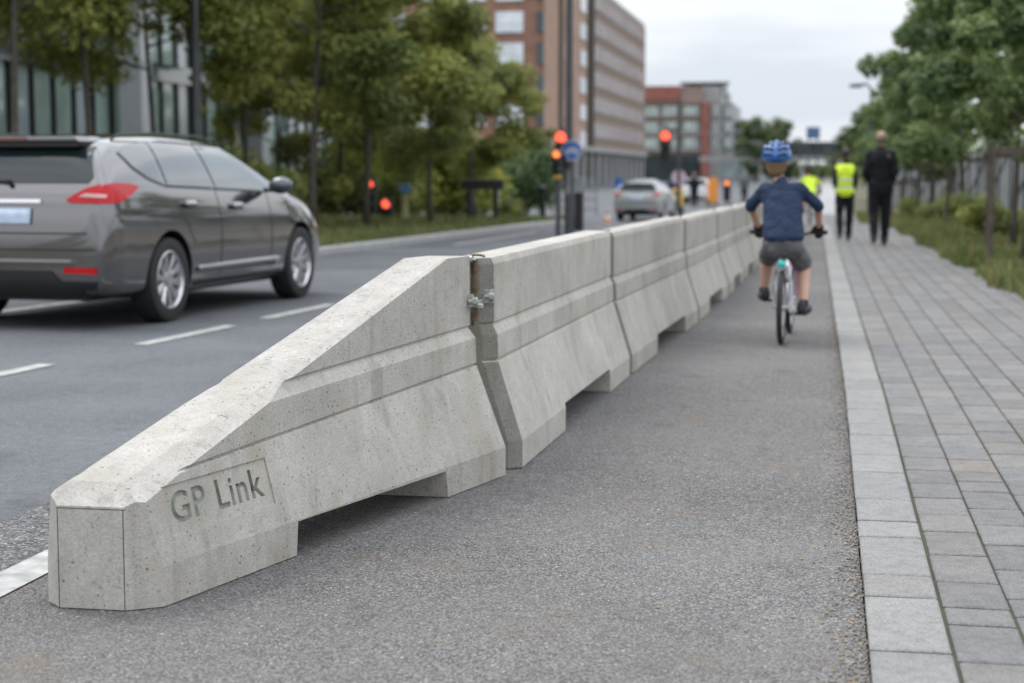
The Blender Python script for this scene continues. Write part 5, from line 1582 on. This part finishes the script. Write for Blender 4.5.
# black display frame on the verge
df = empty('display_frame', (atx(483, 37), 37, .03), 0, 'low black metal frame standing on the grass near the last verge tree', 'sign frame')
wd = 44 / FPX * 37 / 2 * .62
for sx in (-1, 1):
    q = MB(); q.box((sx * wd, 0, .45), (.11, .11, .95)); q.build('post', M['black'], df)
q = MB(); q.box((0, 0, .88), (wd * 2 + .35, .14, .22)); q.bevel(.01, 1); q.build('panel', M['black'], df)
# yellow-topped white marker post
ym = empty('marker_post', (atx(498, 50), 50, -.1), 0, 'white marker post with yellow cap behind the black frame', 'bollard')
q = MB(); q.cyl((0, 0, 0), (0, 0, 1.05), .09, n=14); q.build('post', M['white'], ym, smooth=True)
q = MB(); q.cyl((0, 0, 1.052), (0, 0, 1.35), .13, .12, n=14); q.build('cap', M['yellow'], ym, smooth=True)
# small blue sign on post behind the verge
bs = empty('blue_sign', (atx(402, 42), 42, 0), 0, 'small pale blue sign on a post, right of the lower red signal', 'road sign')
q = MB(); q.cyl((0, .04, 0), (0, .04, zy(178, 42)), .035, n=10); q.build('post', M['pole'], bs)
q = MB(); q.box((0, 0, zy(185, 42)), (.28, .02, .22)); q.bevel(.006, 1); q.build('plate', mat('pale_blue_sign', (.10, .22, .36), .5, var=.05), bs)
cn = empty('utility_cover_post', (atx(402, 37.5), 37.5, .03), 0, 'short straw coloured marker post in the grass below the small blue sign', 'marker post')
q = MB(); q.cyl((0, 0, 0), (0, 0, .62), .10, .05, n=12); q.build('post', mat('straw_marker', (.30, .28, .14), .8, var=.1), cn, smooth=True)
# dark bollard near the kerb
bo = empty('bollard', (atx(545, 40), 40, 0), 0, 'short dark bollard with rounded head at the end of the verge', 'bollard')
q = MB(); q.cyl((0, 0, 0), (0, 0, .78), .075, .065, n=14); q.build('post', M['black'], bo, smooth=True)
q = MB(); q.ball((0, 0, .82), (.11, .11, .10), 3); q.build('head', M['black'], bo, smooth='full')
q = MB(); q.box((0, 0, .62), (.34, .05, .07)); q.build('bar', M['black'], bo)
# railing along the far pavement
rg = empty('railing', (atx(530, 72), 72, -.66), 0, 'grey metal railing along the far pavement left of the lamp column', 'railing')
x0_, x1_ = atx(480, 72) - rg.location.x, atx(600, 72) - rg.location.x
for k in range(9):
    xx = x0_ + (x1_ - x0_) * k / 8
    q = MB(); q.box((xx, 0, .55), (.06, .06, 1.1)); q.build('post', M['sign_back'], rg)
for zz in (.25, .68, 1.08):
    q = MB(); q.box(((x0_ + x1_) / 2, -.045, zz), (x1_ - x0_, .03, .07)); q.build('rail', M['sign_back'], rg)
q = MB()
xx = x0_
while xx < x1_: q.box((xx, -.01, .66), (.02, .02, .82)); xx += .16
q.build('balusters', M['sign_back'], rg)
# orange panel, yellow bollard with round sign, blue barrier thing, cones
op = empty('orange_panel', (atx(716, 92), 92, -.66), 0, 'upright orange panel on two feet at the junction, left of the far orange signal', 'panel')
q = MB(); q.box((0, 0, .85), (.52, .12, 1.3)); q.bevel(.03, 2); q.build('board', M['orange'], op)
for sx in (-.2, .2):
    q = MB(); q.box((sx, 0, .10), (.12, .6, .14)); q.build('foot', M['black'], op)
yb = empty('keep_left_bollard', (atx(681, 70), 70, -.66), 0, 'yellow and black bollard on the traffic island, pale disc on a post above it', 'bollard')
q = MB(); q.box((0, 0, .80), (.46, .30, .72)); q.bevel(.06, 3); q.build('shell', M['yellow'], yb, smooth=True)
q = MB(); q.box((0, 0, .22), (.50, .34, .44)); q.bevel(.03, 2); q.build('base', M['black'], yb)
q = MB(); q.cyl((.05, 0, 1.16), (.05, 0, 1.95), .035, n=8); q.build('post', M['pole'], yb)
q = MB(); q.cyl((.05, -.05, 1.62), (.05, -.03, 1.62), .30, n=28); q.build('disc', mat('pale_pink_disc', (.55, .42, .48), .5, var=.15, scale=6), yb)
bb_ = empty('blue_hoarding', (atx(694, 100), 100, -.66), 0, 'low bright blue barrier board between the yellow bollard and the orange panel', 'barrier board')
q = MB(); q.box((0, 0, .85), (.9, .1, .6)); q.bevel(.02, 1); q.build('board', mat('bright_blue_board', (.05, .10, .48), .5, var=.1), bb_)
for sx in (-.35, .35):
    q = MB(); q.box((sx, 0, .28), (.08, .5, .5)); q.build('foot', M['black'], bb_)
cnx = empty('traffic_cone', (atx(611, 52), 52, -.5), 0, 'small orange and white traffic cone left of the waiting silver car', 'cone')
q = MB(); q.box((0, 0, .02), (.30, .30, .04)); q.build('base', M['black'], cnx)
q = MB(); q.cyl((0, 0, .04), (0, 0, .50), .11, .025, n=18); q.build('cone', M['orange'], cnx, smooth=True)
q = MB(); q.cyl((0, 0, .24), (0, 0, .36), .076, .053, n=18); q.build('sleeve', M['white'], cnx, smooth=True)
bs2 = empty('blue_sign', (atx(623, 100), 100, -.66), 0, 'small round blue sign above the roof of the waiting silver car, at left', 'road sign')
q = MB(); q.cyl((0, .06, 0), (0, .06, 1.3), .04, n=8); q.build('post', M['pole'], bs2)
q = MB(); q.cyl((0, 0, 1.15), (0, .03, 1.15), .32, n=28); q.build('plate', M['sign_blue'], bs2)
# blue motorway sign on a gantry post above the bridge
ms = empty('direction_sign', (atx(813, 250), 250, -.7), 0, 'rectangular blue direction sign standing above the dark bridge', 'road sign')
q = MB(); q.box((0, 0, zy(134, 250) + .7), (1.9, .12, 1.7)); q.bevel(.03, 1); q.build('plate', mat('faded_blue_sign', (.07, .14, .27), .5, var=.1), ms)
for sx in (-.6, .6):
    q = MB(); q.cyl((sx, .15, 0), (sx, .15, zy(134, 250) + 1.4), .09, n=8); q.build('post', M['pole'], ms)

# ------------------------------------------------------------------ the street falls away slightly beyond the verge
def dip(y):
    t = min(1, max(0, (y - 36) / 26)); return -.66 * t * t * (3 - 2 * t)
bpy.context.view_layer.update()
for o in list(SC.objects):
    if o.parent is None and o.type == 'MESH' and o.get('kind') in ('structure', 'stuff'):
        me = o.data
        ym_ = max(v.co.y for v in me.vertices)
        if ym_ <= 36: continue
        if o.get('kind') == 'structure' and len(me.polygons) < 200:
            bm = bmesh.new(); bm.from_mesh(me)
            for yy_ in [36 + 2 * k for k in range(14)]:
                bmesh.ops.bisect_plane(bm, geom=bm.verts[:] + bm.edges[:] + bm.faces[:], plane_co=(0, yy_, 0), plane_no=(0, 1, 0))
            bmesh.ops.triangulate(bm, faces=[f for f in bm.faces if len(f.verts) > 4])
            bm.to_mesh(me); bm.free()
        for v in me.vertices: v.co.z += dip(v.co.y)
    elif o.parent is None and o.location.y > 36 and o.location.z > -.1 and o.name.split('.')[0] not in ('fence', 'cycle_sign', 'glass_building'):
        o.location.z += dip(o.location.y)
for o in list(SC.objects):
    if o.parent and o.parent.name == 'fence' and o.type == 'MESH':
        for v in o.data.vertices: v.co.z += dip(v.co.y)
